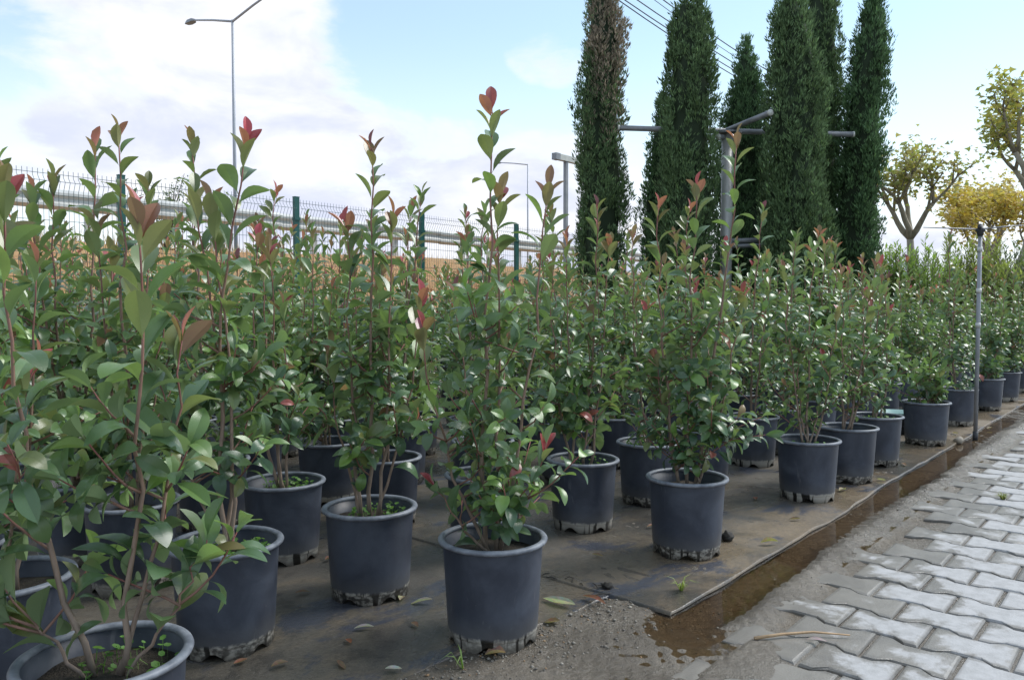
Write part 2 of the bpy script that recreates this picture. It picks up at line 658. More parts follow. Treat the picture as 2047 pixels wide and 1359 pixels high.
def grid_faces(nu, nv):
    i = np.arange(nu - 1)[:, None] * nv + np.arange(nv - 1)[None, :]
    return np.stack([i, i + nv, i + nv + 1, i + 1], -1).reshape(-1, 4)


rng = random.Random(11)

# ------------------------------------------------------------------ ground, mud, water, mats
ground = obj('ground', mesh_from('ground', [(-900, -900, -0.03), (1500, -900, -0.03), (1500, 1500, -0.03), (-900, 1500, -0.03)], [(0, 1, 2, 3)], M['earth'], smooth=False))
tag(ground, kind='structure')

nA, nB, nC = sines(random.Random(3), 8, 1.0, 5.0), sines(random.Random(4), 10, 8.0, 34.0), sines(random.Random(5), 12, 50.0, 130.0)
nD = sines(random.Random(6), 6, 0.6, 2.2)


def mud_height(u, v):
    w = v + 0.018 * nA(u * 1.0, v * 0.6) + 0.012 * nB(u, v)
    h = -0.009 + 0.012 * sstep(0.93, 1.025, w) + 0.007 * np.exp(-((w - 1.055) / 0.035) ** 2)
    wet = 0.50 + 0.55 * nD(u * 1.3, 0.0)
    wet = np.clip(wet + 0.9 * np.exp(-((u - 3.0) / 0.75) ** 2) + 0.7 * np.exp(-((u - 5.7) / 0.7) ** 2), 0.10, 1.1)
    h = h - 0.024 * wet * sstep(1.045, 1.17, w) * (1 - sstep(1.26, 1.36, w))
    # in front of the left mat: gritty earth, a little higher, with a shallow wet hollow
    front = sstep(2.42, 2.12, u)
    hf = 0.000 + 0.0035 * sstep(1.20, 1.60, v) - 0.0095 * np.exp(-(((u - 2.24) / 0.26) ** 2 + ((v - 1.12) / 0.16) ** 2))
    hf = np.where(w < 0.98, -0.010 + 0.016 * sstep(0.72, 0.98, w), hf)
    h = h * (1 - front) + hf * front
    rough = 0.0016 * nB(u, v) + 0.0022 * nC(u, v) * (0.4 + sstep(0.9, 1.05, w))
    le = 1.475 + (2.24 - u) * 0.115
    under = np.where(u < 2.24, sstep(0.0, 0.05, v - le), 0.0)
    return (h + rough) * (1 - under) - 0.012 * under


us = np.concatenate([np.arange(-1.5, 0.8, 0.05), np.arange(0.8, 6.6, 0.0125), np.arange(6.6, 15.0, 0.04)])
vs = np.concatenate([np.arange(-1.4, 0.6, 0.05), np.arange(0.6, 1.46, 0.0125), np.arange(1.46, 1.95, 0.05)])
U, V = np.meshgrid(us, vs, indexing='ij')
Z = mud_height(U, V)
mud = obj('mud_verge', mesh_np('mud_verge', np.stack([U, V, Z], -1).reshape(-1, 3), grid_faces(len(us), len(vs)), M['mud']))
tag(mud, kind='structure')

wu = np.arange(1.7, 11.0, 0.1)
WV = [(x, y, -0.0035) for x in wu for y in (0.98, 1.12, 1.30)]
puddle = obj('puddle_water', mesh_np('puddle_water', WV, grid_faces(len(wu), 3), M['water']))
tag(puddle, kind='structure')

mA, mB = sines(random.Random(8), 6, 1.5, 6.0), sines(random.Random(9), 10, 7.0, 22.0)
SO = np.concatenate([[-0.0015, 0.0, 0.0012, 0.006, 0.014, 0.025, 0.04], np.arange(0.06, 1.6, 0.045), np.arange(1.6, 8.6, 0.35)])


def mat_sheet(name, us, edge_fn, lift, lip, left_lip=None):
    U, S = np.meshgrid(us, SO, indexing='ij')
    E = edge_fn(us)[:, None]
    V = E + S
    near = np.exp(-S / 0.25)
    Z = lift + 0.0030 * mB(U, V) * near + 0.0022 * mA(U, V) * sstep(0.0, 0.1, S) * np.exp(-S / 3.0) + lip * np.exp(-(S / 0.030) ** 2) * (0.45 + 0.55 * mB(U * 0.7, V * 0 + 2.0))
    if left_lip:
        Z = Z + left_lip * np.exp(-((U - us[0]) / 0.03) ** 2)
        Z[0, :] = -0.004
    Z[:, 0] = np.minimum(Z[:, 1] - 0.004, -0.002)
    me = mesh_np(name, np.stack([U, V, Z], -1).reshape(-1, 3), grid_faces(len(us), len(SO)), M['mat'])
    o = obj(name, me)
    tag(o, kind='structure')
    return o


e1, e2 = sines(random.Random(21), 5, 1.2, 5.0), sines(random.Random(22), 6, 9.0, 24.0)


def edge_right(u):
    return 1.245 + 0.010 * e1(u, 0) + 0.004 * e2(u, 0) + 0.012 * sstep(3.9, 4.6, u)


def edge_left(u):
    return 1.475 + (2.24 - u) * 0.115 + 0.018 * e1(u * 1.4, 1.0) + 0.006 * e2(u, 0)


mat_sheet('weed_mat', np.concatenate([[2.236, 2.240], np.arange(2.25, 7.0, 0.03), np.arange(7.0, 26.0, 0.5)]), edge_right, 0.0070, 0.0035, 0.003)
mat_sheet('weed_mat', np.arange(-2.0, 2.60, 0.03), edge_left, 0.0030, 0.0030)

# ------------------------------------------------------------------ paving of dog-bone blocks
paving = obj('paving', mesh_from('paving', [(-3, -6, -0.022), (26, -6, -0.022), (26, 1.0, -0.022), (-3, 1.0, -0.022)], [(0, 1, 2, 3)], M['mud'], smooth=False))
tag(paving, kind='structure')
PU, PV = 0.1715, 0.2325


def paver_mesh(kind):
    g = 0.0035
    hw, hn, hl = PU / 2 + 0.0150 - g, PU / 2 - 0.0150 - g, PV / 2 - 0.0045
    # outline, anticlockwise; x across, y along; wide ends and a narrow waist
    side = [(hw, -hl), (hw, -hl * 0.68), (hn, -hl * 0.36), (hn, hl * 0.36), (hw, hl * 0.68), (hw, hl)]
    out = side + [(-x, -y) for x, y in side]
    r = random.Random(kind)
    v, f = [], []
    rings = ((0.0, -0.05), (0.0, -0.006), (0.0045, -0.0005), (0.012, 0.0008))
    for ins, z in rings:
        for x, y in out:
            k = 1 - ins / 0.09
            jx = r.uniform(-0.0012, 0.0012)
            v.append((x * k + jx, y * (1 - ins / 0.115) + jx, z + r.uniform(-0.0006, 0.0006)))
    n = len(out)
    for i in range(len(rings) - 1):
        for k in range(n):
            f.append((i * n + k, i * n + (k + 1) % n, (i + 1) * n + (k + 1) % n, (i + 1) * n + k))
    b = (len(rings) - 1) * n
    v.append((0, -hl * 0.7, 0.0012)), v.append((0, hl * 0.7, 0.0012)), v.append((0, 0, 0.0008))
    a1, a2, a0 = len(v) - 3, len(v) - 2, len(v) - 1
    f += [(b + 0, b + 1, a1), (b + 1, b + 2, a1), (b + 2, a0, a1), (b + 2, b + 3, a0), (b + 3, a2, a0), (b + 3, b + 4, a2), (b + 4, b + 5, a2), (b + 5, b + 6, a2),
          (b + 6, b + 7, a2), (b + 7, b + 8, a2), (b + 8, a0, a2), (b + 8, b + 9, a0), (b + 9, a1, a0), (b + 9, b + 10, a1), (b + 10, b + 11, a1), (b + 11, b + 0, a1)]
    return mesh_from('paver', v, f, M['paver'], smooth=False)


paver_meshes = [paver_mesh(i) for i in range(6)]
rp = random.Random(77)
cells = []
for i in range(-6, 110):
    for j in range(-22, 7):
        u = 2.77 + (i - 6) * PU
        v = 0.573 + j * PV + (PV / 2 if i % 2 else 0)
        if v > 0.935 - 0.02 * math.sin(u * 2.1):
            continue
        fd = u * math.cos(VIEW) + v * math.sin(VIEW)
        rd = u * math.sin(VIEW) - v * math.cos(VIEW)
        if fd < 0.9:
            continue
        px = 1023.5 + 1561 * rd / fd
        cells.append((0 if px < 2110 and fd < 12 else 1, fd, u, v))
cells.sort()
far_v, far_f = [], []
for k, (seen, fd, u, v) in enumerate(cells):
    z = rp.gauss(0.0, 0.0014)
    if k < 300:
        o = obj('paver', paver_meshes[k % 6], paving, (u + rp.gauss(0, .0012), v + rp.gauss(0, .0012), z))
        o.rotation_euler = (rp.gauss(0, .006), rp.gauss(0, .006), rp.gauss(0, .008) + (PI if rp.random() < .5 else 0))
    else:
        if u > 22 or v < -4.5:
            continue
        b = len(far_v)
        me = paver_meshes[k % 6]
        far_v += [(q.co.x + u, q.co.y + v, q.co.z + z) for q in me.vertices]
        far_f += [tuple(b + i for i in pl.vertices) for pl in me.polygons]
rest = obj('paver_field', mesh_from('paver_field', far_v, far_f, M['paver'], smooth=False), paving)
rest['kind'] = 'stuff'

# ------------------------------------------------------------------ pots
POT_H, POT_R = 0.31, 0.166


def pot_parts():
    b = MB()
    sides = 60
    rt, rb = 0.152, 0.134

    def rr(z):
        return rb + (rt - rb) * (z / POT_H)
    prof = [(rr(0.030) - 0.004, 0.030), (rr(0.036) - 0.001, 0.033), (rr(0.04), 0.040), (rr(0.12), 0.12), (rr(0.2), 0.20), (rr(0.296), 0.296),
            (rr(0.305), 0.305), (rt - 0.004, 0.305), (rr(0.2) - 0.004, 0.20), (rr(0.05) - 0.004, 0.05)]
    b.lathe(prof, sides)
    # foot ring with arched drain notches
    ro, ri = rb - 0.0015, rb - 0.0055
    v, f = [], []
    for k in range(sides):
        t = 2 * PI * k / sides
        ph = (k % 10)
        zb = {0: 0.012, 1: 0.021, 2: 0.021, 3: 0.012}.get(ph, 0.0)
        for r, z in ((ro, 0.034), (ro, zb), (ri, zb), (ri, 0.034)):
            v.append((r * math.cos(t), r * math.sin(t), z))
    for k in range(sides):
        k2 = (k + 1) % sides
        for i in range(3):
            f.append((k * 4 + i, k * 4 + i + 1, k2 * 4 + i + 1, k2 * 4 + i))
    b.add(v, f)
    # raised floor inside the foot
    b.lathe([(ri + 0.002, 0.024), (0.001, 0.024)], sides)
    body = b.mesh('pot', M['pot'])
    r = MB()
    rim = []
    for k in range(10):
        t = 2 * PI * k / 10
        rim.append((0.1555 + 0.0105 * math.cos(t), 0.3025 + 0.0080 * math.sin(t)))
    r.lathe(rim, 64, close=True)
    return body, r.mesh('rim', M['pot_rim'])


POT_ME, RIM_ME = pot_parts()


def soil_mesh(seed):
    r = random.Random(seed)
    fn = sines(r, 8, 12, 45)
    v, f = [], []
    rings, sides = 7, 36
    for i in range(rings):
        rad = 0.1465 * i / (rings - 1)
        for k in range(sides):
            t = 2 * PI * k / sides
            x, y = rad * math.cos(t), rad * math.sin(t)
            v.append((x, y, 0.262 + 0.006 * float(fn(x, y)) - 0.008 * (i / (rings - 1)) ** 2))
    for i in range(rings - 1):
        for k in range(sides):
            k2 = (k + 1) % sides
            f.append((i * sides + k, (i + 1) * sides + k, (i + 1) * sides + k2, i * sides + k2))
    return mesh_from('soil', v, f, M['soil'])


SOIL = [soil_mesh(i) for i in range(4)]


def weed_mesh(seed, n):
    """low clover-like weeds on the soil"""
    r = random.Random(seed)
    b = MB()
    cx, cy = r.uniform(-0.05, 0.05), r.uniform(-0.05, 0.05)
    for _ in range(n):
        a, q = r.uniform(0, 6.28), 0.10 * math.sqrt(r.random())
        x, y = cx + q * math.cos(a), cy + q * math.sin(a)
        if x * x + y * y > 0.0185:
            continue
        z = 0.262 + r.uniform(0.008, 0.036)
        s = r.uniform(0.005, 0.010)
        n0 = Vector((r.gauss(0, .4), r.gauss(0, .4), 1)).normalized()
        e1_ = n0.cross(Vector((r.gauss(0, 1), r.gauss(0, 1), 0.1))).normalized()
        e2_ = n0.cross(e1_)
        c = Vector((x, y, z))
        g = r.uniform(0.75, 1.3)
        k = (0.085 * g, 0.21 * g, 0.03 * g)
        ring = [c + (e1_ * math.cos(t) + e2_ * math.sin(t)) * s for t in np.linspace(0, 2 * PI, 7)[:-1]]
        b.add([c - n0 * s * 0.25] + ring, [(0, i, i % 6 + 1) for i in range(1, 7)], k)
        p = e1_ * 0.0008
        g0 = Vector((x + r.gauss(0, .006), y + r.gauss(0, .006), 0.255))
        b.add([g0 - p, g0 + p, c + p, c - p], [(0, 1, 2, 3)], k)
    return b.mesh('weeds', M['soft_leaf'], True, True)


WEEDS = [weed_mesh(100 + i, n) for i, n in enumerate((170, 90, 60, 40))]

# ------------------------------------------------------------------ shrubs
RIGHT = Vector((math.sin(VIEW), -math.cos(VIEW), 0))
FWD = Vector((math.cos(VIEW), math.sin(VIEW), 0))


def leaf_template(ys, ws, fold, curl, across):
    """leaf along +Y, upper side +Z, unit length; returns verts, faces (quads)"""
    V, F = [], []
    y, z, prev, ang = 0.0, 0.0, 0.0, 0.0
    cs = np.linspace(-1, 1, across)
    for yy, w in zip(ys, ws):
        d = yy - prev
        t = (yy + prev) / 2
        ang = -curl * sstep(0.08, 1.0, t) ** 0.8 * 1.05 + 0.10
        y += d * math.cos(ang)
        z += d * math.sin(ang)
        prev = yy
        for c in cs:
            h = abs(c) * w * math.sin(fold)
            V.append((c * w * math.cos(fold), y - 0 * c, z + h - 0.10 * w * c * c * (1 if curl > .6 else 0)))
    n = across
    for i in range(len(ys) - 1):
        for k in range(n - 1):
            F.append((i * n + k, i * n + k + 1, (i + 1) * n + k + 1, (i + 1) * n + k))
    return np.array(V, dtype=np.float64), np.array(F, dtype=np.int32)


HY_, HW_ = (0, .11, .17, .27, .40, .55, .70, .82, .91, .965, 1.0), (.009, .010, .040, .106, .165, .202, .204, .166, .104, .050, .003)
LY_, LW_ = (0, .13, .30, .52, .74, .92, 1.0), (.010, .012, .118, .194, .192, .088, .003)
SHAPES = ((0.50, 0.40), (0.42, 0.95), (0.32, 1.60))      # fold, curl
LEAF_HI = [leaf_template(HY_, HW_, fo, cu, 5) for fo, cu in SHAPES]
LEAF_LO = [leaf_template(LY_, LW_, fo, cu, 3) for fo, cu in SHAPES]


def leaf_obj_meshes():
    out = []
    for V, F in LEAF_HI:
        me = mesh_np('leaf', V, F, M['leaf'])
        for e in me.edges:
            a, b = e.vertices
            if a % 5 == 2 and b % 5 == 2:
                e.use_edge_sharp = True
        out.append(me)
    return out


LEAF_ME = leaf_obj_meshes()


def mixc(a, b, t):
    return tuple(x + (y - x) * t for x, y in zip(a, b))


G_DEEP, G_MID, G_YOUNG, OLIVE, BRONZE, RED, WINE = (0.054, 0.112, 0.064), (0.118, 0.198, 0.076), (0.16, 0.28, 0.055), (0.175, 0.185, 0.060), (0.24, 0.095, 0.055), (0.42, 0.055, 0.085), (0.21, 0.036, 0.070)


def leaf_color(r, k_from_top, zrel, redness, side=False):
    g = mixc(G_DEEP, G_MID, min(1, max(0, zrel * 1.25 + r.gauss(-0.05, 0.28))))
    if r.random() < 0.10:
        g = mixc(g, G_YOUNG, r.uniform(0.4, 1.0))
    if r.random() < 0.06 + 0.10 * zrel:
        g = mixc(g, OLIVE, r.uniform(0.3, 0.9))
    if r.random() < 0.006:
        g = mixc(g, RED, 0.7)
    if side and k_from_top < 12:
        if k_from_top < 4 and r.random() < 0.35:
            g = mixc(g, G_YOUNG, r.uniform(0.3, 0.9))
    elif k_from_top < 3 and r.random() < redness:
        g = mixc(r.choice((RED, RED, RED, WINE, BRONZE)), OLIVE, r.uniform(0, .15))
    elif k_from_top < 5 and r.random() < redness:
        g = mixc(mixc(g, OLIVE, 0.7), BRONZE, r.uniform(0, .6))
    elif k_from_top < 9 and r.random() < redness * 0.7:
        g = mixc(g, OLIVE, r.uniform(.2, .7))
    b = r.uniform(0.85, 1.15)
    return tuple(min(1, x * b) for x in g)


STEM_OLD, STEM_MID, STEM_NEW = (0.32, 0.25, 0.195), (0.28, 0.165, 0.12), (0.24, 0.050, 0.050)


def curve_pts(p0, c, p1, n, r, wob):
    pts = []
    for i in range(n):
        t = i / (n - 1)
        p = p0 * (1 - t) ** 2 + c * 2 * t * (1 - t) + p1 * t * t
        if 0 < i < n - 1:
            p = p + Vector((r.gauss(0, wob), r.gauss(0, wob), 0))
        pts.append(p)
    return pts


def along(pts, s):
    """point and direction at arc length fraction s"""
    seg = [(b - a).length for a, b in zip(pts, pts[1:])]
    tot = sum(seg)
    d = s * tot
    for a, b, l in zip(pts, pts[1:], seg):
        if d <= l or b is pts[-1]:
            return a + (b - a) * min(1.0, d / max(l, 1e-6)), (b - a).normalized()
        d -= l


def gen_shrub(r, stems, redness=0.8, leafscale=1.0, dense=1.0, low=0.03, shoots=1.0):
    """stems: list of (base xy, control xyz, tip xyz). Returns a list of stems: dict(mb, leaves) and leaf tuples
    (matrix, length, shape, colour)."""
    ztop = max(s[2][2] for s in stems)
    out = []
    for base, ctrl, tip in stems:
        p0 = Vector((base[0], base[1], 0.252))
        pts = curve_pts(p0, Vector(ctrl), Vector(tip), 12, r, 0.006)
        L = sum((b - a).length for a, b in zip(pts, pts[1:]))
        mb, leaves = MB(), []
        r0 = 0.0036 + 0.0035 * min(1.4, L)
        n = len(pts)
        cols = [mixc(STEM_OLD, STEM_MID, i / (n * 0.6)) if i < n * 0.6 else mixc(STEM_MID, STEM_NEW, (i - n * 0.6) / (n * 0.4)) for i in range(n)]
        mb.tube(pts, [r0 * (1 - 0.74 * (i / (n - 1)) ** 0.9) for i in range(n)], 6, cols)

        def put(p, d, az, th, ln, shape, k, zr, side):
            a = d.cross(Vector((0, 0, 1)))
            if a.length < 0.05:
                a = Vector((1, 0, 0))
            a.normalize()
            b = d.cross(a)
            rad = a * math.cos(az) + b * math.sin(az)
            y = (d * math.cos(th) + rad * math.sin(th)).normalized()
            z = (d * math.sin(th) - rad * math.cos(th))
            # upper face looks to the sky
            z = (z + Vector((0, 0, 0.35))).normalized()
            x = y.cross(z).normalized()
            z = x.cross(y)
            m = Matrix((x, y, z)).transposed() @ Matrix.Rotation(r.gauss(0, 0.35), 3, 'Y')
            s = ln * r.uniform(0.86, 1.12)
            wd = r.uniform(0.90, 1.15)
            mm = Matrix.Translation(p) @ m.to_4x4() @ Matrix.Diagonal((s * wd, s, s, 1))
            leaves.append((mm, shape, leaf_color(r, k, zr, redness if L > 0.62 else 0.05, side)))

        # leaves on the leader
        step = 0.033 / dense
        s, k, az = 0.0, 0, r.uniform(0, 6.28)
        start = 0.22 if L > 0.7 else 0.12
        while s < L * (1 - start):
            t = 1 - s / L
            p, d = along(pts, t)
            top = s / 0.16
            th = (0.28 + 0.40 * min(1, top)) + r.gauss(0, 0.13) + 0.45 * max(0, (s - 0.2) / 0.8)
            ln = leafscale * (0.078 + 0.036 * min(1, top * 1.2)) * (1 - 0.16 * max(0, (s - 0.5)))
            if k == 0:
                th = 0.15
            elif k < 3:
                th = r.uniform(0.35, 0.65)
            shape = 0 if s < 0.12 else (1 if r.random() < 0.55 else (2 if s > 0.3 and r.random() < .75 else 0))
            if not (t < 0.5 and r.random() < 0.35):
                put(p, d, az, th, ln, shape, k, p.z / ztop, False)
            az += 2.4 + r.gauss(0, 0.25)
            s += step * (0.55 if k < 4 else 1.0) * r.uniform(0.8, 1.25)
            k += 1
        # side shoots, mostly low
        nb = int(max(2, (8.0 if L > 0.7 else 3.2) * dense * shoots + r.uniform(-1, 1.5)))
        for j in range(nb):
            t = r.uniform(low, 0.58) if L > 0.7 else r.uniform(low + .02, 0.6)
            p, d = along(pts, t)
            a = r.uniform(0, 6.28)
            out_ = Vector((math.cos(a), math.sin(a), 0))
            bl = r.uniform(0.10, 0.26) * (1.1 - 0.5 * t)
            up = r.uniform(0.25, 0.95)
            c1 = p + (out_ * 0.75 + Vector((0, 0, 0.35))) * bl * 0.5
            q = p + (out_ * 0.8 + Vector((0, 0, up))).normalized() * bl
            bp = curve_pts(p, c1, q, 5, r, 0.003)
            mb.tube(bp, [0.0034 - 0.0020 * i / 4 for i in range(5)], 5, [mixc(STEM_MID, STEM_NEW, i / 5) for i in range(5)])
            nl = int(bl / 0.0155 * dense)
            az = r.uniform(0, 6.28)
            for i in range(nl):
                tt = 1 - (i / nl) * 0.85
                pp, dd = along(bp, tt)
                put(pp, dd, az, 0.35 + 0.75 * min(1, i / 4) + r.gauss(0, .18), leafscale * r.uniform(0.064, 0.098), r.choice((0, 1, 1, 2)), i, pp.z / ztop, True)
                az += 2.4 + r.gauss(0, .3)
        out.append((mb, leaves))
    return out


def foliage_mesh(name, leaves, lo=True):
    T = LEAF_LO if lo else LEAF_HI
    Vs, Fs, Cs, n = [], [], [], 0
    for sh in range(3):
        sel = [l for l in leaves if l[1] == sh]
        if not sel:
            continue
        V, F = T[sh]
        Ms = np.array([np.array(l[0]) for l in sel])
        P = np.einsum('nij,vj->nvi', Ms[:, :3, :3], V) + Ms[:, None, :3, 3]
        C = np.repeat(np.array([l[2] for l in sel])[:, None, :], len(V), 1)
        idx = F[None] + (np.arange(len(sel)) * len(V))[:, None, None] + n
        Vs.append(P.reshape(-1, 3)), Fs.append(idx.reshape(-1, 4)), Cs.append(C.reshape(-1, 3))
        n += len(sel) * len(V)
    return mesh_np(name, np.concatenate(Vs), np.concatenate(Fs), M['leaf_mass'], np.concatenate(Cs))


def random_stems(r, h, n=None, spread=0.13):
    n = n or r.choice((2, 3, 3, 4, 4))
    st = []
    for i in range(n):
        a = r.uniform(0, 6.28)
        q = spread * math.sqrt(r.uniform(0.05, 1.0))
        top = h if i == 0 else h * r.uniform(0.72, 0.97)
        tx, ty = q * math.cos(a), q * math.sin(a)
        st.append(((r.gauss(0, .018), r.gauss(0, .018)), (tx * 1.1 + r.gauss(0, .02), ty * 1.1 + r.gauss(0, .02), 0.25 + (top - .25) * .42), (tx + r.gauss(0, .03), ty + r.gauss(0, .03), top)))
    return st


def pot_children(root, k, weeds=None):
    p = obj('pot', POT_ME, root)
    p.rotation_euler = (0, 0, (k * 2.399) % 6.28)
    obj('rim', RIM_ME, p)
    s = obj('soil', SOIL[k % 4], root)
    s.rotation_euler = (0, 0, k * 1.3)
    if weeds is not None:
        w = obj('weeds', WEEDS[weeds], root)
        w.rotation_euler = (0, 0, k * 0.9)
        w['kind'] = 'stuff'
        w['label'] = 'small bright green weeds on the soil'


GROUP = 'young photinia shrubs in black nursery pots'
FIELD_LABEL = 'young green leafy photinia shrub in black pot, back in the packed rows'


def close_shrub(k, loc, stems, label, redness=0.8, weeds=None, leafscale=1.0, dense=1.0, low=0.05):
    """a near shrub whose every leaf is a piece of its own"""
    r = random.Random(500 + k)
    root = thing('potted_shrub', loc, label, 'potted plant', GROUP)
    pot_children(root, k, weeds)
    total = 0
    budget = 300
    gen = gen_shrub(r, stems, redness, leafscale, dense, low, 0.45 if low > .2 else (0.95 if low < .065 else 0.68))
    extra = []
    for mb, leaves in gen:
        st = mb.build('stem', M['stem'], root, True, True)
        for mm, sh, c in leaves:
            if total >= budget:
                extra.append((mm, sh, c))
                continue
            total += 1
            lf = bpy.data.objects.new('leaf', LEAF_ME[sh])
            col.objects.link(lf)
            lf.parent = st
            lf.matrix_basis = mm
            lf.color = (*c, 1)
    if extra:
        o = obj('foliage', foliage_mesh('foliage', extra, False), root)
        o['kind'] = 'stuff'
    return root


def view_stems(specs):
    """stems given as sideways lean at mid height and tip, tip height and lean away, all metres from the pot axis"""
    st = []
    for (br, mr, tr, tz, dep) in specs:
        b = RIGHT * br
        c = RIGHT * (mr * 1.15) + FWD * dep * 0.6
        t = RIGHT * tr + FWD * dep
        st.append(((b.x, b.y), (c.x, c.y, 0.25 + (tz - .25) * .45), (t.x, t.y, tz)))
    return st


MATZ = 0.0085
close = [
    ('A', 0.63, 1.62, [(-.02, -.16, -.165, 1.215, -.02), (.03, .085, .085, 1.15, .0), (.02, .11, .14, .93, .06), (.04, .12, .20, .53, .02), (-.04, -.10, -.20, .50, -.05)],
     'large near shrub with broad pale leaves beside pot of clover, front pot row end', 0.8, 3, 1.12, 1.08),
    ('B', 0.65, 2.29, [(-.02, -.03, .0, 1.22, .0), (.03, .06, .07, 1.10, .05), (.0, .03, .12, .85, -.05), (.0, -.08, -.12, .95, 0)],
     'broad-leaved shrub behind the large near shrub, second pot row end', 0.5, None, 1.1, 0.9),
    ('C', 1.18, 2.14, [(.01, -.055, .075, 1.475, .0), (.015, .0, -.095, 1.33, .05), (.02, .03, -.03, 1.29, .0), (.0, -.10, -.20, .80, .0)],
     'tall forked shrub in pot full of bright green clover', 0.7, 0, 1.05, 0.95),
    ('X', 1.21, 2.85, [(.0, -.01, -.02, 1.60, .0), (.02, .04, .07, 1.42, .03), (-.02, -.06, -.10, 1.30, .0), (.02, .08, .13, 1.05, 0)],
     'very tall shrub behind the clover pot, bronze tip rising above the fence', 0.7, None, 1.0, 0.95),
    ('D', 1.72, 2.14, [(.0, .01, .015, 1.545, .0), (-.03, -.06, -.08, 1.28, .02), (.03, .06, .085, 1.30, .0), (.02, .12, .18, 1.02, .0), (-.02, -.10, -.14, .85, .0)],
     'tall shrub with large pinkish red tip leaves, between clover pot and corner pot', 1.0, 2, 1.0, 1.05),
    ('E', 1.73, 1.57, [(-.02, -.03, .0, 1.575, .0), (.01, .015, .025, 1.33, .03), (.02, .10, .165, 1.34, -.02), (-.01, -.15, -.21, .93, .02), (.0, .10, .16, .58, .0), (-.01, -.09, -.17, .48, -.06)],
     'tall shrub with one long red-tipped leader, pot at the mat corner', 1.0, None, 0.95, 0.92),
    ('U', 2.35, 2.18, None, 'shrub behind the mat corner pot, half hidden by its leaves', 0.7, 3, 0.95, 1.0),
    ('F', 2.88, 2.06, [(.0, .04, .06, 1.435, .0), (-.04, -.06, -.075, 1.30, .02), (.03, .08, .12, 1.27, .0), (-.05, -.13, -.15, 1.20, .0), (.0, .02, .02, .95, .0)],
     'many-stemmed shrub in second row between the corner pot and lime-streaked pot', 0.9, 3, 0.95, 1.05),
    ('G', 2.85, 1.52, [(.0, .0, .03, 1.47, .0), (.03, .12, .186, 1.66, .0), (-.03, -.10, -.126, 1.39, .0), (.04, .14, .22, 1.04, .0), (-.02, -.08, -.14, .80, .0), (.02, .07, .12, .70, -.05)],
     'bushy shrub with orange red tips, lime-streaked pot near wet mat edge', 1.0, None, 0.92, 1.15),
    ('S', 1.75, 2.72, None, 'shrub with weedy soil in third row behind the pinkish tipped shrub', 0.6, 1, 1.0, 0.95),
    ('R', 3.47, 2.07, None, 'shrub in second row just behind the bushy orange red tipped shrub', 0.8, 1, 0.92, 1.0),
    ('H', 4.08, 1.48, [(.0, .0, .0, 1.30, .0), (-.02, -.08, -.13, 1.18, .02), (.03, .10, .15, .98, .0), (.0, -.05, -.06, .80, .0), (.0, .06, .08, .72, .0)],
     'slender airy shrub, pot standing alone by the mat edge', 0.4, 3, 0.85, 1.0),
    ('Y', 4.05, 2.06, None, 'shrub in second row behind the slender airy shrub', 0.6, None, 0.92, 1.0),
    ('V', 2.33, 2.78, None, 'shrub in third row straight behind the half hidden pot', 0.7, None, 0.95, 1.0),
    ('O', 4.66, 1.46, None, 'leafy shrub directly beside the slender airy shrub, front row', 0.5, None, 0.88, 1.0),
    ('P', 5.26, 1.48, None, 'leafy front row shrub next to the stack of saucers', 0.5, 1, 0.88, 1.0),
]
used = []
for k, (nm, u, v, specs, label, red, weeds, ls, dn) in enumerate(close):
    r = random.Random(900 + k)
    st = view_stems(specs) if specs else random_stems(r, r.uniform(1.22, 1.42), 4)
    close_shrub(k, (u, v, MATZ if u > 2.2 else MATZ - 0.006), st, label, red, weeds, ls, dn, {'C': .20, 'D': .10, 'F': .14, 'S': .14, 'A': .26, 'B': .18, 'E': .06, 'G': .05}.get(nm, .08))
    used.append((u, v))
# a low bushy plant by the sprinkler
close_shrub(40, (6.27, 1.42, MATZ), view_stems([(.0, .02, .03, .66, .0), (-.02, -.06, -.09, .56, .0), (.02, .06, .10, .52, .0), (0, .02, .06, .48, -.05)]), 'low compact shrub in pot beside the sprinkler riser', 0.1, None, 0.95, 1.25)
used.append((6.27, 1.42))

# variants for the packed rows
VARS = []
for k in range(22):
    r = random.Random(2000 + k)
    h = 1.24 + 0.30 * ((k * 7) % 22) / 22
    gen = gen_shrub(r, random_stems(r, h), r.choice((0.2, 0.35, 0.5, 0.7)), r.uniform(0.88, 1.02), r.uniform(1.0, 1.15))
    stems = [mb.mesh('stem', M['stem'], True, True) for mb, _ in gen]
    leaves = [l for _, ls in gen for l in ls]
    VARS.append((stems, foliage_mesh('foliage', leaves, True), h, leaves))


def field_shrub(k, u, v, label, var=None):
    r = random.Random(7000 + k)
    stems, fol, h, _ = VARS[(k * 5 + r.randrange(3)) % len(VARS) if var is None else var]
    root = thing('potted_shrub', (u, v, MATZ), label, 'potted plant', GROUP, r.uniform(0, 6.28))
    pot_children(root, k, r.choice((None, 1, 2, 3)) if u + v < 7 else None)
    for s in stems:
        obj('stem', s, root)
    f = obj('foliage', fol, root)
    f['kind'] = 'stuff'
    # real plants differ in vigour; the pot keeps its size
    g = r.uniform(0.92, 1.12) + (0.10 if u < 0.45 * v + 1.6 and v < 7 else 0.0)
    for c in root.children:
        if c.name.startswith(('stem', 'foliage')):
            c.scale = (g, g, g)
            c.location.z = 0.255 * (1 - g)
    return root


ORD = ['second', 'third', 'fourth', 'fifth', 'sixth', 'seventh', 'eighth', 'ninth', 'tenth', 'eleventh', 'twelfth']
NUM = ['one', 'two', 'three', 'four', 'five', 'six', 'seven', 'eight', 'nine', 'ten', 'eleven', 'twelve', 'thirteen']


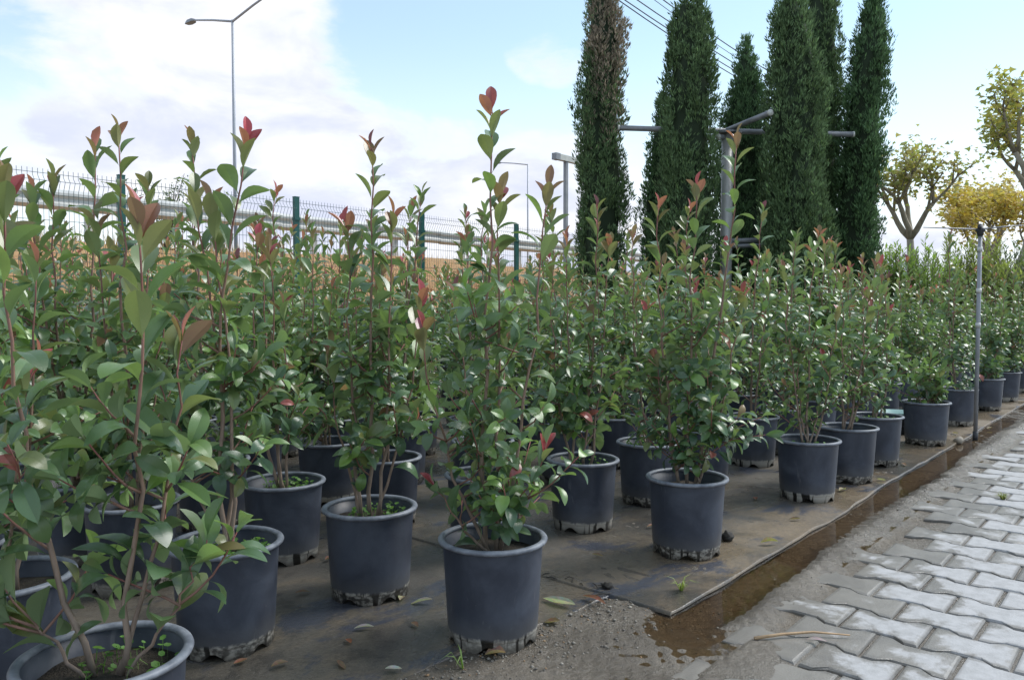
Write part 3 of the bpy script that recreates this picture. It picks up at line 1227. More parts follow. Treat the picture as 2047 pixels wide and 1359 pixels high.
def row_label(row, u):
    c = round((u - 0.6) / 0.585)
    where = {0: 'behind the large near shrub', 1: 'behind the clover pot', 2: 'behind the corner pot', 3: 'one column past the corner pot', 4: 'behind the lime-streaked pot', 5: 'one column past the lime-streaked pot',
             6: 'behind the slender airy shrub', 7: 'one column past the airy shrub', 8: 'behind the saucer stack shrub', 9: 'just past the saucer stack shrub', 10: 'behind the low compact shrub'}
    w = where.get(c) or ('level with the sprinkler riser' if c == 11 else NUM[c - 12] + (' column' if c == 12 else ' columns') + ' past the sprinkler riser')
    return 'leafy shrub in the ' + ORD[row] + ' pot row from the paving, ' + w


spots = []
front = [7.46, 8.74, 9.75, 10.9, 12.0, 13.1, 14.2]
for i, u in enumerate(front):
    spots.append((u, 1.46, 'shrub in the front pot row beside the paving, ' + ORD[i - 1].replace('twelfth', 'first') + ' past the sprinkler riser'))
for row in range(11):
    v = 2.08 + 0.63 * row
    j = 0
    u = 0.60 + 0.585 * (row % 2) * 0.08
    while u < 14.2:
        lim = 12.2 if v > 4.2 else 14.2
        if 0.25 * v - 0.2 < u < lim and all((u - a) ** 2 + (v - b) ** 2 > 0.16 for a, b in used):
            r = random.Random(int(u * 100) * 31 + row)
            spots.append((u + r.gauss(0, .025), v + r.gauss(0, .03), row_label(row, u)))
        u += 0.585
spots.sort(key=lambda s: (s[0] * math.cos(VIEW) + s[1] * math.sin(VIEW)))
MAXI = 280
for k, (u, v, lab) in enumerate(spots[:MAXI]):
    field_shrub(k, u, v, lab)
# the farthest shrubs run together into one mass
mass = [(u, v) for u, v, _ in spots[MAXI:]]
r = random.Random(5)
for row in range(5):
    u = 14.7
    while u < 24:
        mass.append((u + r.gauss(0, .04), 1.6 + 0.63 * row))
        u += 0.62
allv, mbp = [], MB()
for k, (u, v) in enumerate(mass):
    lv = VARS[(k * 7) % len(VARS)][3]
    T = Matrix.Translation((u, v, MATZ)) @ Matrix.Rotation(r.uniform(0, 6.28), 4, 'Z')
    allv += [(T @ l[0], l[1], l[2]) for i, l in enumerate(lv) if i % 2 == 0 or v < 2.5]
    if v < 2.5:
        mbp.lathe([(0.13, 0.0), (0.15, 0.30), (0.166, 0.30), (0.166, 0.31), (0.14, 0.30), (0.0, 0.26)], 16)
        n = len(mbp.v) - 16 * 6
        mbp.v[n:] = [(x + u, y + v, z + MATZ) for x, y, z in mbp.v[n:]]
far = thing('distant_shrubs', (14.7, 1.6, 0), 'far end of the potted shrub rows merging into one mass', 'plants')
far['kind'] = 'stuff'
fo = obj('foliage', foliage_mesh('foliage', allv, True), far, (-14.7, -1.6, 0))
fo['kind'] = 'stuff'
po = mbp.build('pots', M['pot'], far, True, False, (-14.7, -1.6, 0))
po['kind'] = 'stuff'

# ------------------------------------------------------------------ bank, guard rail, fence
bx = np.concatenate([np.arange(-30, 40, 0.5), np.arange(40, 400, 12.0)])
by = np.array([10.6, 11.0, 11.5, 12.0, 12.4, 13.5, 17.0, 23.0, 32.0])
bz = np.array([-0.04, 0.75, 1.5, 1.95, 2.00, 2.00, 2.00, 2.00, 1.0])
BX, BY = np.meshgrid(bx, by, indexing='ij')
nb = sines(random.Random(31), 9, 0.3, 2.4)
BZ = bz[None, :] + 0.10 * nb(BX, BY) * sstep(0, .7, bz)[None, :] * (BY < 12.6)
bank = obj('road_bank', mesh_np('road_bank', np.stack([BX, BY, BZ], -1).reshape(-1, 3), grid_faces(len(bx), len(by)), M['bank']))
tag(bank, kind='structure')
road = obj('road', mesh_from('road', [(-40, 13.4, 2.03), (400, 13.4, 2.03), (400, 22.9, 2.03), (-40, 22.9, 2.03)], [(0, 1, 2, 3)], M['asphalt'], smooth=False))
tag(road, kind='structure')

# dry grass on the bank
r = random.Random(41)
gb = MB()
for _ in range(5200):
    x, y = r.uniform(1.5, 26), r.uniform(11.2, 12.8)
    z = float(np.interp(y, by, bz)) - 0.05
    h = r.uniform(0.08, 0.26) * (1 + 0.5 * math.sin(x * 1.7) * math.sin(x * 0.53))
    a = r.uniform(0, 6.28)
    w = 0.007
    lx, ly = r.gauss(0, .06), r.gauss(0, .06)
    c = mixc((0.36, 0.20, 0.09), (0.50, 0.36, 0.19), r.random())
    gb.add([(x - w * math.cos(a), y - w * math.sin(a), z), (x + w * math.cos(a), y + w * math.sin(a), z), (x + lx, y + ly, z + h)], [(0, 1, 2)], c)
gr = gb.build('dry_grass', M['soft_leaf'], None, True, True)
tag(gr, 'orange dry grass on the bank behind the wire fence', 'grass', kind='stuff')

# guard rail: W beam on steel posts
rail = thing('guard_rail', (0, 12.5, 2.13), 'long galvanised road guard rail on posts behind the wire fence', 'guard rail')
prof = [(0.0, 0.60), (0.02, 0.585), (0.075, 0.55), (0.075, 0.51), (0.02, 0.465), (0.02, 0.435), (0.075, 0.39), (0.075, 0.35), (0.02, 0.315), (0.0, 0.30)]


def rail_beam(x0, x1):
    v, f = [], []
    for x in (x0, x1):
        for y, z in prof:
            v.append((x, -y, z))
        for y, z in reversed(prof):
            v.append((x, -y + 0.005, z))
    n = len(prof) * 2
    for k in range(n):
        f.append((k, n + k, n + (k + 1) % n, (k + 1) % n))
    f += [tuple(reversed(range(n))), tuple(range(n, 2 * n))]
    return mesh_from('beam', v, f, M['galv'], smooth=False)


for i in range(12):
    obj('beam', rail_beam(-8 + i * 4.0, -8 + i * 4.0 + 4.03), rail, (0, -0.003 * (i % 2), -0.012 * (i - 2)))
for i in range(24):
    b = MB()
    b.box((-0.05, 0.0, -0.5), (0.05, 0.006, 0.56))
    b.box((-0.05, 0.006, -0.5), (-0.044, 0.10, 0.56))
    b.box((-0.05, 0.10, -0.5), (0.05, 0.106, 0.56))
    b.build('post', M['galv'], rail, False, False, (-7.2 + i * 2.0, 0.012, -0.006 * (i - 4)))

# fence
FV, FT = 10.1, 2.64
fence = thing('wire_fence', (4.24, FV, 0), 'green welded wire mesh fence with V-bent top and posts, behind shrub rows', 'fence')


def fence_panel():
    b = MB()
    W, n = 2.46, 45
    zs = [0.35, 0.85, 0.89, 0.94, 1.55, 1.59, 1.64, 1.70, 2.32, 2.37, 2.47, 2.53, FT - 0.03]
    off = [0, 0, 0.045, 0, 0, 0.0, 0.045, 0, 0, 0.0, 0.055, 0, 0]
    for i in range(n):
        x = 0.03 + (W - 0.06) * i / (n - 1)
        b.tube([(x, -o, z) for z, o in zip(zs, off)], 0.0028, 4, cap=False)
    for z, o in ((0.40, 0), (0.85, 0), (0.89, .045), (0.94, 0), (1.25, 0), (1.55, 0), (1.64, .045), (1.70, 0), (2.02, 0), (2.32, 0), (2.47, .055), (2.56, 0)):
        b.tube([(0, -o - 0.005, z), (W, -o - 0.005, z)], 0.0032, 4)
    return b.mesh('mesh_panel', M['wire'])


PANEL = fence_panel()


def fence_post():
    b = MB()
    b.box((-0.04, -0.03, 0), (0.04, 0.03, FT))
    b.box((-0.043, -0.033, FT), (0.043, 0.033, FT + 0.012))
    c = MB()
    c.box((-0.047, -0.045, 2.30), (0.047, 0.033, 2.345))
    return b.mesh('post', M['fence_green'], False), c.mesh('clamp', M['fence_green'], False)


FP, FC = fence_post()
for i in range(-2, 13):
    x = (2.53 * i)
    p = obj('post', FP, fence, (x, 0, 0))
    obj('clamp', FC, p)
    q = obj('mesh_panel', PANEL, fence, (x + 0.035, -0.012, 0))
    q['kind'] = 'stuff'


# ------------------------------------------------------------------ street lamps
def street_lamp(loc, h, arms, label):
    root = thing('street_lamp', loc, label, 'street lamp', 'street lamps along the road')
    b = MB()
    b.tube([(0, 0, 0), (0, 0, h * 0.5), (0, 0, h)], [0.062, 0.052, 0.040], 10)
    b.box((-0.2, -0.2, 0), (0.2, 0.2, 0.03))
    b.build('pole', M['lamp_metal'], root)
    for dy, dz in arms:
        a = MB()
        a.tube([(0, 0, h - 0.04), (0, dy * 0.5, h + dz * 0.5), (0, dy, h + dz)], [0.036, 0.034, 0.030], 8)
        ao = a.build('arm', M['lamp_metal'], root)
        s = 1 if dy > 0 else -1
        hd = MB()
        L = []
        for t, w, zt, zb in ((-0.05, .04, .03, -.03), (0.05, .10, .06, -.04), (0.32, .11, .07, -.04), (0.48, .07, .04, -.03)):
            y = dy + s * t
            L.append([(-w, y, h + dz + zb), (w, y, h + dz + zb), (w * .7, y, h + dz + zt), (-w * .7, y, h + dz + zt)])
        v = [p for q in L for p in q]
        f = []
        for i in range(3):
            for k in range(4):
                f.append((i * 4 + k, i * 4 + (k + 1) % 4, i * 4 + 4 + (k + 1) % 4, i * 4 + 4 + k))
        f += [(3, 2, 1, 0), (12, 13, 14, 15)]
        hd.add(v, f)
        hd.build('lamp_head', M['galv_dark'], ao, False)
    return root


street_lamp((12.6, 22.0, 2.05), 7.6, ((2.35, 0.55), (-2.25, 0.30)), 'tall double-armed street lamp rising behind the fence')
street_lamp((36.2, 30.0, 1.0), 8.55, ((2.2, 0.35),), 'faint distant single-armed street lamp beyond the road')

# steel T frame beside the first cypress
tp = thing('steel_frame', (14.43, 10.83, 0), 'thin grey steel post carrying a pale top beam, beside half-brown cypress', 'frame')
b = MB()
b.box((-0.04, -0.04, 0), (0.04, 0.04, 4.33))
b.build('post', M['galv_dark'], tp, False)
b = MB()
b.box((-0.30, -0.06, 4.33), (1.2, 0.06, 4.46))
bo = b.build('beam', M['white_paint'], tp, False)
b = MB()
b.box((-0.44, -0.066, 4.322), (-0.28, 0.066, 4.468))
b.build('end_cap', M['galv_dark'], bo, False)

# radiating tube mast among the cypresses
mast = thing('tube_mast', (13.66, 6.52, 0), 'thick grey steel mast with long radiating tube arms among the cypresses', 'mast')
b = MB()
b.tube([(0, 0, 0), (0, 0, 4.22)], 0.105, 16)
b.build('post', M['galv'], mast)
b = MB()
b.tube([(0, 0, 4.20), (0, 0, 4.235)], 0.26, 20)
b.build('hub_plate', M['galv_dark'], mast, False)


def arm(x, y, z0, z1, rad=0.05, start=0.0, name='arm'):
    b = MB()
    b.tube([(x * start, y * start, z0), (x, y, z1)], rad, 10)
    o = b.build(name, M['galv_dark'], mast)
    c = MB()
    d = Vector((x, y, z1 - z0)).normalized() * 0.03
    c.tube([(x, y, z1), (x + d.x, y + d.y, z1 + d.z)], rad * 1.12, 10)
    c.build('end_cap', M['white_paint'], o)


arm(-1.30, 1.52, 4.26, 4.32)
arm(1.50, -1.75, 4.26, 4.20)
arm(-0.62, -1.06, 4.28, 4.31)
arm(0.5, 0.9, 4.27, 4.25)
arm(-0.25, 0.05, 4.16, 4.12)
arm(0.55, -0.62, 2.24, 2.26, 0.045)
arm(0.50, -0.63, 2.14, 2.16, 0.04)
b = MB()
b.tube([(0.47, -0.70, 2.1), (0.60, -0.72, 3.0), (0.62, -0.70, 4.18)], [0.03, 0.04, 0.04], 8)
b.build('leaning_pole', M['white_paint'], mast)

# overhead cables
cabs = [((33.74, 22.13, 16.50), 0.0), ((33.82, 22.03, 16.63), 0.1), ((34.07, 21.74, 16.80), 0.2), ((34.66, 21.06, 16.80), 0.1), ((34.94, 20.73, 16.80), 0.3)]
FARP = Vector((59.27, 23.16, 16.18))
for i, (p, dz) in enumerate(cabs):
    p = Vector(p)
    fp = FARP + Vector((0.3 * i, -0.35 * i, dz + 0.1 * i))
    d = p - fp
    pts = []
    for t in np.linspace(0, 1.9, 16):
        q = fp + d * t
        pts.append(q - Vector((0, 0, 0.25 * (1 - (2 * t - 1) ** 2))))
    b = MB()
    b.tube(pts, 0.030 if i != 3 else 0.018, 6)
    o = b.build('overhead_cable', M['cable'])
    tag(o, 'dark overhead power cable sloping across the sky between the cypress tops', 'cable', 'overhead cables')


# ------------------------------------------------------------------ cypresses
def cyp_material():
    t = NT('cypress_foliage')
    c = t.n('ShaderNodeAttribute', attribute_name='Col').outputs['Color']
    p = t.bsdf(c, 0.7, spec=0.25)
    tr = t.n('ShaderNodeBsdfTranslucent')
    t.set(tr.inputs[0], c)
    mx = t.n('ShaderNodeMixShader')
    mx.inputs[0].default_value = 0.25
    t.t.links.new(p, mx.inputs[1])
    t.t.links.new(tr.outputs[0], mx.inputs[2])
    return t.done(mx.outputs[0])


M['cypress'] = cyp_material()


def cypress(k, loc, h, prof, label, lean=(0, 0), tufts=8500, brown=None, hue=1.0, twin=None):
    rr = np.random.RandomState(300 + k)
    r = random.Random(300 + k)
    root = thing('cypress_tree', loc, label, 'cypress', 'column cypresses behind the shrubs')
    zf, rf = zip(*prof)
    big, med = sines(r, 6, 1.0, 3.2), sines(r, 9, 4.0, 11.0)

    def axis(z):
        t = z / h
        return lean[0] * t ** 1.6, lean[1] * t ** 1.6

    def rad(z, th):
        base = np.interp(z / h, zf, rf)
        c, s = np.cos(th), np.sin(th)
        return base * (1 + 0.17 * big(c * 1.4 + z * 1.1, s * 1.4 + z * 0.3) + 0.07 * med(c * 2 + z * .5, s * 2 + z * 1.3))
    b = MB()
    pts = [(axis(z)[0], axis(z)[1], z) for z in np.linspace(0, h * 0.93, 9)]
    b.tube(pts, [0.09 * (1 - 0.85 * i / 8) for i in range(9)], 8, (0.11, 0.08, 0.06))
    b.build('trunk', M['bark'], root, True, True)
    # dark irregular inner shell, added to block the view through the crown
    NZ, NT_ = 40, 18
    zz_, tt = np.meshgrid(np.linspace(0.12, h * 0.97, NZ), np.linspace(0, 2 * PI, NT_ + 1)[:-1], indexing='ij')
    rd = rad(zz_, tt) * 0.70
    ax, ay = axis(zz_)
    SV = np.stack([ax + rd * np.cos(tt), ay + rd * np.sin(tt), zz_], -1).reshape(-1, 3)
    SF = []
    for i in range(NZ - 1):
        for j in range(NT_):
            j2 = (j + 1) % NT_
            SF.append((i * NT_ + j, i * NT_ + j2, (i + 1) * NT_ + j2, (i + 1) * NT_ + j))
    # flame-shaped clumps of upright sprays
    nc = int(tufts / 24)
    zc0 = h * 0.95 * rr.rand(nc * 3)
    keep = rr.rand(nc * 3) < np.interp(zc0 / h, zf, rf) / max(rf)
    zc0 = zc0[keep][:nc]
    nc = len(zc0)
    th0 = rr.rand(nc) * 2 * PI
    clen = 0.35 + 0.45 * rr.rand(nc)
    crad = 0.055 + 0.06 * rr.rand(nc)
    cout = 0.035 * rr.randn(nc) + (rr.rand(nc) < 0.06) * 0.16
    cbri = 0.75 + 0.55 * rr.rand(nc)
    per = 24
    ci = np.repeat(np.arange(nc), per)
    n = len(ci)
    tt_ = rr.rand(n)
    zc = np.minimum(zc0[ci] + tt_ * clen[ci], h * 1.015)
    th = th0[ci]
    prof_ = np.sin(PI * np.clip(tt_ * 0.85 + 0.12, 0, 1))
    az = rr.rand(n) * 2 * PI
    R_ = np.maximum(0.01, rad(zc, th) * 0.97 - 0.05 + cout[ci] * tt_)
    rc = crad[ci] * prof_
    ax, ay = axis(zc)
    er = np.stack([np.cos(th), np.sin(th), np.zeros(n)], -1)
    et = np.stack([-np.sin(th), np.cos(th), np.zeros(n)], -1)
    loc_ = er * np.cos(az)[:, None] + et * np.sin(az)[:, None]
    P = np.stack([ax, ay, zc], -1) + er * R_[:, None] + loc_ * rc[:, None]
    clump = cbri[ci]
    Vs, Cs = [], []
    for q in range(5):
        d = er * 0.15 + loc_ * (0.25 + 0.35 * rr.rand(n))[:, None] + rr.randn(n, 3) * 0.25 + np.array([0, 0, 1.0])
        d /= np.linalg.norm(d, axis=1)[:, None]
        L = (0.045 + 0.075 * rr.rand(n))[:, None]
        side = np.cross(d, rr.randn(n, 3))
        side /= np.linalg.norm(side, axis=1)[:, None]
        wdt = (0.006 + 0.009 * rr.rand(n))[:, None]
        a = P + rr.randn(n, 3) * 0.020
        Vs.append(np.stack([a - side * wdt * .5, a + d * L * .45 - side * wdt, a + d * L, a + d * L * .45 + side * wdt], 1))
        g = (clump * (0.85 + 0.25 * rr.randn(n)))[:, None].clip(0.35, 2.0)
        c = np.array([0.150 * hue, 0.235, 0.108])[None] * g
        young = rr.rand(n) < 0.10
        c[young] = c[young] * np.array([1.35, 1.35, 1.1])
        if brown is not None:
            f = brown(zc / h, th, rr.rand(n))
            c = np.where(f[:, None], np.array([0.40, 0.335, 0.25])[None] * (0.35 + 0.9 * rr.rand(n))[:, None], c)
        Cs.append(np.repeat(c[:, None, :], 4, 1))
    V = np.concatenate(Vs).reshape(-1, 3)
    C = np.concatenate(Cs).reshape(-1, 3)
    F = np.arange(len(V)).reshape(-1, 4)
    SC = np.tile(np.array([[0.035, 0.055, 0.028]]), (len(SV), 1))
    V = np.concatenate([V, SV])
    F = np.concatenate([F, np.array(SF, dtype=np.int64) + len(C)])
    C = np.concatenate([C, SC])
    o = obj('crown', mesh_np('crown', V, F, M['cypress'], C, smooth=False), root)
    # a few loose sprays standing off the column
    return root


COLUMN = [(0, .30), (.04, .44), (.2, .47), (.45, .45), (.7, .42), (.85, .36), (.94, .26), (1, .04)]
SPIRE = [(0, .30), (.05, .50), (.3, .56), (.5, .55), (.68, .50), (.82, .36), (.93, .17), (1, .02)]
WIDE = [(0, .30), (.05, .55), (.2, .57), (.4, .54), (.55, .46), (.8, .42), (.92, .34), (1, .05)]


def brown1(t, th, q):
    # dead patch on the side that faces the shrubs, upper half
    d = np.cos(th - (VIEW + PI + 0.75))
    return (q < np.clip((t - 0.52) * 3.2, 0, 0.93) * np.clip(d * 1.6 + 0.25 + 0.6 * (t > .8), 0, 1))


def cpos(px, F):
    rt = (px - 1023.5) / 1561.0 * F
    return (F * math.cos(VIEW) + rt * math.sin(VIEW), F * math.sin(VIEW) - rt * math.cos(VIEW), 0.0)


cypress(0, (12.46, 8.51, 0), 7.25, COLUMN, 'half-brown cypress with dead grey foliage on its upper half', brown=brown1)
cypress(1, cpos(1372, 14.2), 6.55, [(0, .3), (.05, .46), (.3, .50), (.45, .49), (.6, .43), (.75, .46), (.9, .38), (.97, .24), (1, .05)], 'broad cypress with blunt double top, in front of a tube arm', tufts=9500)
cypress(2, cpos(1320, 15.4), 5.0, [(0, .3), (.05, .42), (.3, .40), (.6, .34), (.85, .24), (1, .02)], 'slim dark short cypress half hidden by the blunt double-topped one', tufts=5000, hue=0.9)
cypress(3, cpos(1484, 15.8), 6.25, SPIRE, 'pointed cypress, shorter and wide, right behind the steel mast', tufts=9500, hue=0.9)
cypress(4, cpos(1592, 13.8), 6.55, [(0, .3), (.04, .50), (.3, .52), (.6, .50), (.8, .40), (.92, .32), (1, .06)], 'dense bright cypress standing in front of the mast arm tips', tufts=9500, lean=(-0.10, 0.16))
cypress(5, cpos(1630, 15.6), 7.6, COLUMN, 'tall cypress peeking out behind the dense bright one', tufts=8500)
cypress(6, cpos(1700, 15.0), 7.1, [(0, .3), (.04, .40), (.3, .42), (.6, .40), (.8, .33), (.92, .20), (1, .02)], 'slender cypress with leaning tip at the row end by the plane trees', tufts=8500, lean=(0.22, -0.26), hue=0.9)


# ------------------------------------------------------------------ plane trees in autumn leaf
def plane_tree(k, loc, h, spread, n_leaf, cols_, label, leaf=0.10, fork=0.45):
    r = random.Random(600 + k)
    root = thing('plane_tree', loc, label, 'tree', 'autumn trees at the end of the nursery')
    b = MB()
    tips = []

    def grow(p, d, L, rad_, lev):
        pts = [p]
        q = p
        dd = d
        for i in range(4):
            dd = (dd + Vector((r.gauss(0, .13), r.gauss(0, .13), 0.05))).normalized()
            q = q + dd * L / 4
            pts.append(q)
        b.tube(pts, [rad_ * (1 - 0.10 * i) for i in range(5)], 7 if lev < 2 else 4, mixc((0.46, 0.42, 0.34), (0.30, 0.24, 0.18), lev / 4))
        if lev >= 2:
            tips.append((pts[2], pts[4]))
        if lev >= 3:
            tips.append((pts[1], pts[4]))
            return
        m = 4 if lev == 0 else 3
        a0 = r.uniform(0, 6.28)
        for i in range(m):
            a = a0 + 2 * PI * i / m + r.gauss(0, .3)
            o = Vector((math.cos(a), math.sin(a), 0))
            nd = (dd * 0.75 + o * r.uniform(0.5, 0.85) * spread * (1 if lev == 0 else 0.75) + Vector((0, 0, 0.42))).normalized()
            grow(q if i or lev == 0 else pts[3], nd, (h * (1 - fork) * r.uniform(.42, .62)) if lev == 0 else L * r.uniform(0.52, 0.78), rad_ * 0.58, lev + 1)
    grow(Vector((0, 0, 0)), Vector((r.gauss(0, .04), r.gauss(0, .04), 1)).normalized(), h * fork, 0.026 * h, 0)
    b.build('trunk', M['bark'], root, True, True)
    f = MB()
    for _ in range(n_leaf):
        a, c_ = r.choice(tips)
        p = a.lerp(c_, r.uniform(-0.3, 1.3)) + Vector((r.gauss(0, .14), r.gauss(0, .14), r.gauss(0.02, .14)))
        n0 = Vector((r.gauss(0, .6), r.gauss(0, .6), 0.8)).normalized()
        e1_ = n0.cross(Vector((r.gauss(0, 1), r.gauss(0, 1), 0.2))).normalized()
        e2_ = n0.cross(e1_)
        s = leaf * r.uniform(0.6, 1.2)
        # three broad lobes
        v = [p, p + e1_ * s * .5 + e2_ * s * .15, p + e1_ * s * .22 + e2_ * s * .45, p + e2_ * s, p - e1_ * s * .22 + e2_ * s * .45, p - e1_ * s * .5 + e2_ * s * .15]
        v = [q - n0 * (abs((q - p).dot(e1_)) * 0.35) for q in v]
        c = mixc(*r.sample(cols_, 2), r.random())
        g = r.uniform(.75, 1.2)
        f.add(v, [(0, 1, 2), (0, 2, 3), (0, 3, 4), (0, 4, 5)], tuple(x * g for x in c))
    f.build('crown', M['soft_leaf'], root, False, True)
    return root


YEL, GRN, BRN, ORG = (0.52, 0.40, 0.10), (0.30, 0.31, 0.09), (0.36, 0.26, 0.14), (0.62, 0.40, 0.07)
plane_tree(0, (19.6, 4.5, 0), 4.75, 1.1, 1500, [YEL, GRN, GRN, BRN], 'small pollarded plane tree with olive yellow leaves, beside the slender cypress', 0.12, 0.56)
plane_tree(1, (17.52, 2.66, 0), 4.9, 1.2, 2400, [YEL, GRN, GRN, YEL], 'big plane tree with thick pale trunk and yellow green crown', 0.12, 0.58)
plane_tree(2, (25.0, 4.7, 0), 4.4, 1.2, 2200, [YEL, ORG, BRN, YEL], 'tawny leaved plane tree between the two green-yellow ones', 0.12, 0.55)
plane_tree(3, (23.4, 3.2, 0), 4.2, 1.3, 3800, [ORG, YEL, ORG, YEL], 'golden orange plane tree behind the thick pale trunk', 0.13, 0.38)


# ------------------------------------------------------------------ oleanders behind the far shrubs
def oleander(k, loc, h, w, tint, label):
    r = random.Random(800 + k)
    root = thing('oleander_shrub', loc, label, 'shrub', 'oleanders behind the potted shrubs')
    b, f = MB(), MB()
    for i in range(70):
        a, q = r.uniform(0, 6.28), math.sqrt(r.random())
        top = Vector((w * q * math.cos(a), w * q * math.sin(a), h * (1 - 0.30 * q * q) * r.uniform(0.82, 1.04)))
        p0 = Vector((top.x * .25, top.y * .25, 0))
        pts = curve_pts(p0, Vector((top.x * .6, top.y * .6, top.z * .6)), top, 6, r, .01)
        b.tube(pts, [0.010 - .0013 * j for j in range(6)], 4, (0.14, 0.12, 0.08))
        for j in range(46):
            t = 1 - 0.62 * (j / 46)
            p, d = along(pts, t)
            az = r.uniform(0, 6.28)
            o = Vector((math.cos(az), math.sin(az), 0))
            y = (d * (0.9 if j < 12 else 0.45) + o * 0.75).normalized()
            s = y.cross(Vector((0, 0, 1)) + o * .1).normalized()
            L = r.uniform(0.09, 0.15)
            g = r.uniform(0.7, 1.25)
            c = mixc(mixc((0.06, 0.12, 0.03), tint, max(0, 1 - j / 26)), (0.20, 0.20, 0.05), r.random() * .3)
            f.add([p, p + y * L * .5 + s * .014, p + y * L - Vector((0, 0, .01)), p + y * L * .5 - s * .014], [(0, 1, 2, 3)], tuple(x * g for x in c))
    b.build('stems', M['bark'], root, True, True)
    f.build('crown', M['soft_leaf'], root, False, True)


LIME, PALE = (0.30, 0.45, 0.08), (0.48, 0.52, 0.12)
for k, (px, F_, h, w, tint, lab) in enumerate((
        (1790, 13.0, 2.05, .45, LIME, 'narrow lime green oleander nearest the slender cypress'),
        (1850, 12.8, 2.15, .60, LIME, 'lime green oleander in front of the pollarded plane tree'),
        (1905, 13.4, 2.2, .60, PALE, 'pale yellow-green oleander beside the lime green one'),
        (1965, 13.2, 2.2, .60, PALE, 'pale yellow-green oleander in front of the golden tree'),
        (2030, 13.6, 2.1, .60, (0.12, 0.18, 0.07), 'grey green shrub in front of the thick pale trunk'))):
    oleander(k, cpos(px, F_), h, w, tint, lab)

# small wild bush on the road bank
def wild_bush(loc, h, w, n, label):
    r = random.Random(991)
    root = thing('wild_bush', loc, label, 'bush')
    b, f = MB(), MB()
    for i in range(16):
        a, q = r.uniform(0, 6.28), math.sqrt(r.random())
        top = Vector((w * q * math.cos(a), w * q * math.sin(a), h * r.uniform(.6, 1)))
        pts = curve_pts(Vector((0, 0, -.1)), top * .6, top, 5, r, .02)
        b.tube(pts, [.012 - .002 * j for j in range(5)], 4, (.14, .11, .08))
        for j in range(n):
            p, d = along(pts, r.uniform(.3, 1))
            p = p + Vector((r.gauss(0, .06), r.gauss(0, .06), r.gauss(0, .05)))
            y = Vector((r.gauss(0, 1), r.gauss(0, 1), r.gauss(.4, .6))).normalized()
            s = y.cross(Vector((r.gauss(0, 1), r.gauss(0, 1), 1))).normalized()
            g = r.uniform(.7, 1.3)
            f.add([p, p + y * .035 + s * .014, p + y * .07, p + y * .035 - s * .014], [(0, 1, 2, 3)], (.075 * g, .115 * g, .05 * g))
    b.build('stems', M['bark'], root, True, True)
    f.build('crown', M['soft_leaf'], root, False, True)


wild_bush((6.25, 13.2, 2.0), 1.25, .5, 60, 'small wild bush on the road bank just behind the fence post')

# ------------------------------------------------------------------ sprinkler riser
sp = thing('sprinkler_riser', (6.77, 1.19, -0.01), 'slim grey sprinkler standpipe with black head at the mat edge', 'sprinkler')
b = MB()
b.tube([(0, 0, 0), (0.004, 0, 0.8), (0, 0, 1.56)], 0.0145, 12)
b.build('pipe', M['galv_dark'], sp)
b = MB()
b.tube([(0, 0, -0.01), (0, 0, 0.07)], 0.0185, 12)
b.build('base_sleeve', M['dark_plastic'], sp)
for z in (0.86, 1.12, 1.43):
    b = MB()
    b.tube([(0, 0, z), (0, 0, z + 0.035)], 0.0185, 12)
    b.build('coupling', M['galv'], sp)
b = MB()
b.lathe([(0.0, 1.545), (0.020, 1.548), (0.024, 1.575), (0.034, 1.585), (0.034, 1.60), (0.018, 1.61), (0.016, 1.635), (0.0, 1.64)], 16)
b.box((-0.055, -0.010, 1.600), (0.05, 0.010, 1.626))
hd = b.build('sprinkler_head', M['dark_plastic'], sp)
b = MB()
q = RIGHT
b.tube([q * -0.43 + Vector((0, 0, 1.612)), q * -0.2 + Vector((0, 0, 1.604)), Vector((0, 0, 1.598))], [0.003, 0.005, 0.006], 6)
b.build('arm', M['galv_dark'], sp)
b = MB()
b.tube([Vector((0, 0, 1.60)), q * 0.18 + Vector((0, 0, 1.618)), q * 0.34 + Vector((0, 0, 1.63))], [0.006, 0.005, 0.004], 6)
b.build('arm', M['galv_dark'], sp)

# ------------------------------------------------------------------ saucers, litter, weeds
for i in range(5):
    b = MB()
    rr_ = 0.150 - 0.002 * i
    b.lathe([(0.0, 0.004), (rr_ - .02, 0.0), (rr_, 0.03), (rr_ + .004, 0.034), (rr_ - .004, 0.034), (rr_ - .024, 0.006), (0.0, 0.010)], 36)
    o = b.build('plant_saucer', M['teal'] if i == 4 else M['dark_plastic'], None, True, False, (6.72, 1.74, MATZ + i * 0.032))
    tag(o, 'pale teal saucer on top of the stack beside the low compact shrub' if i == 4 else 'black plastic saucer in the stack under the teal saucer', 'saucer', None if i == 4 else 'stacked black saucers')


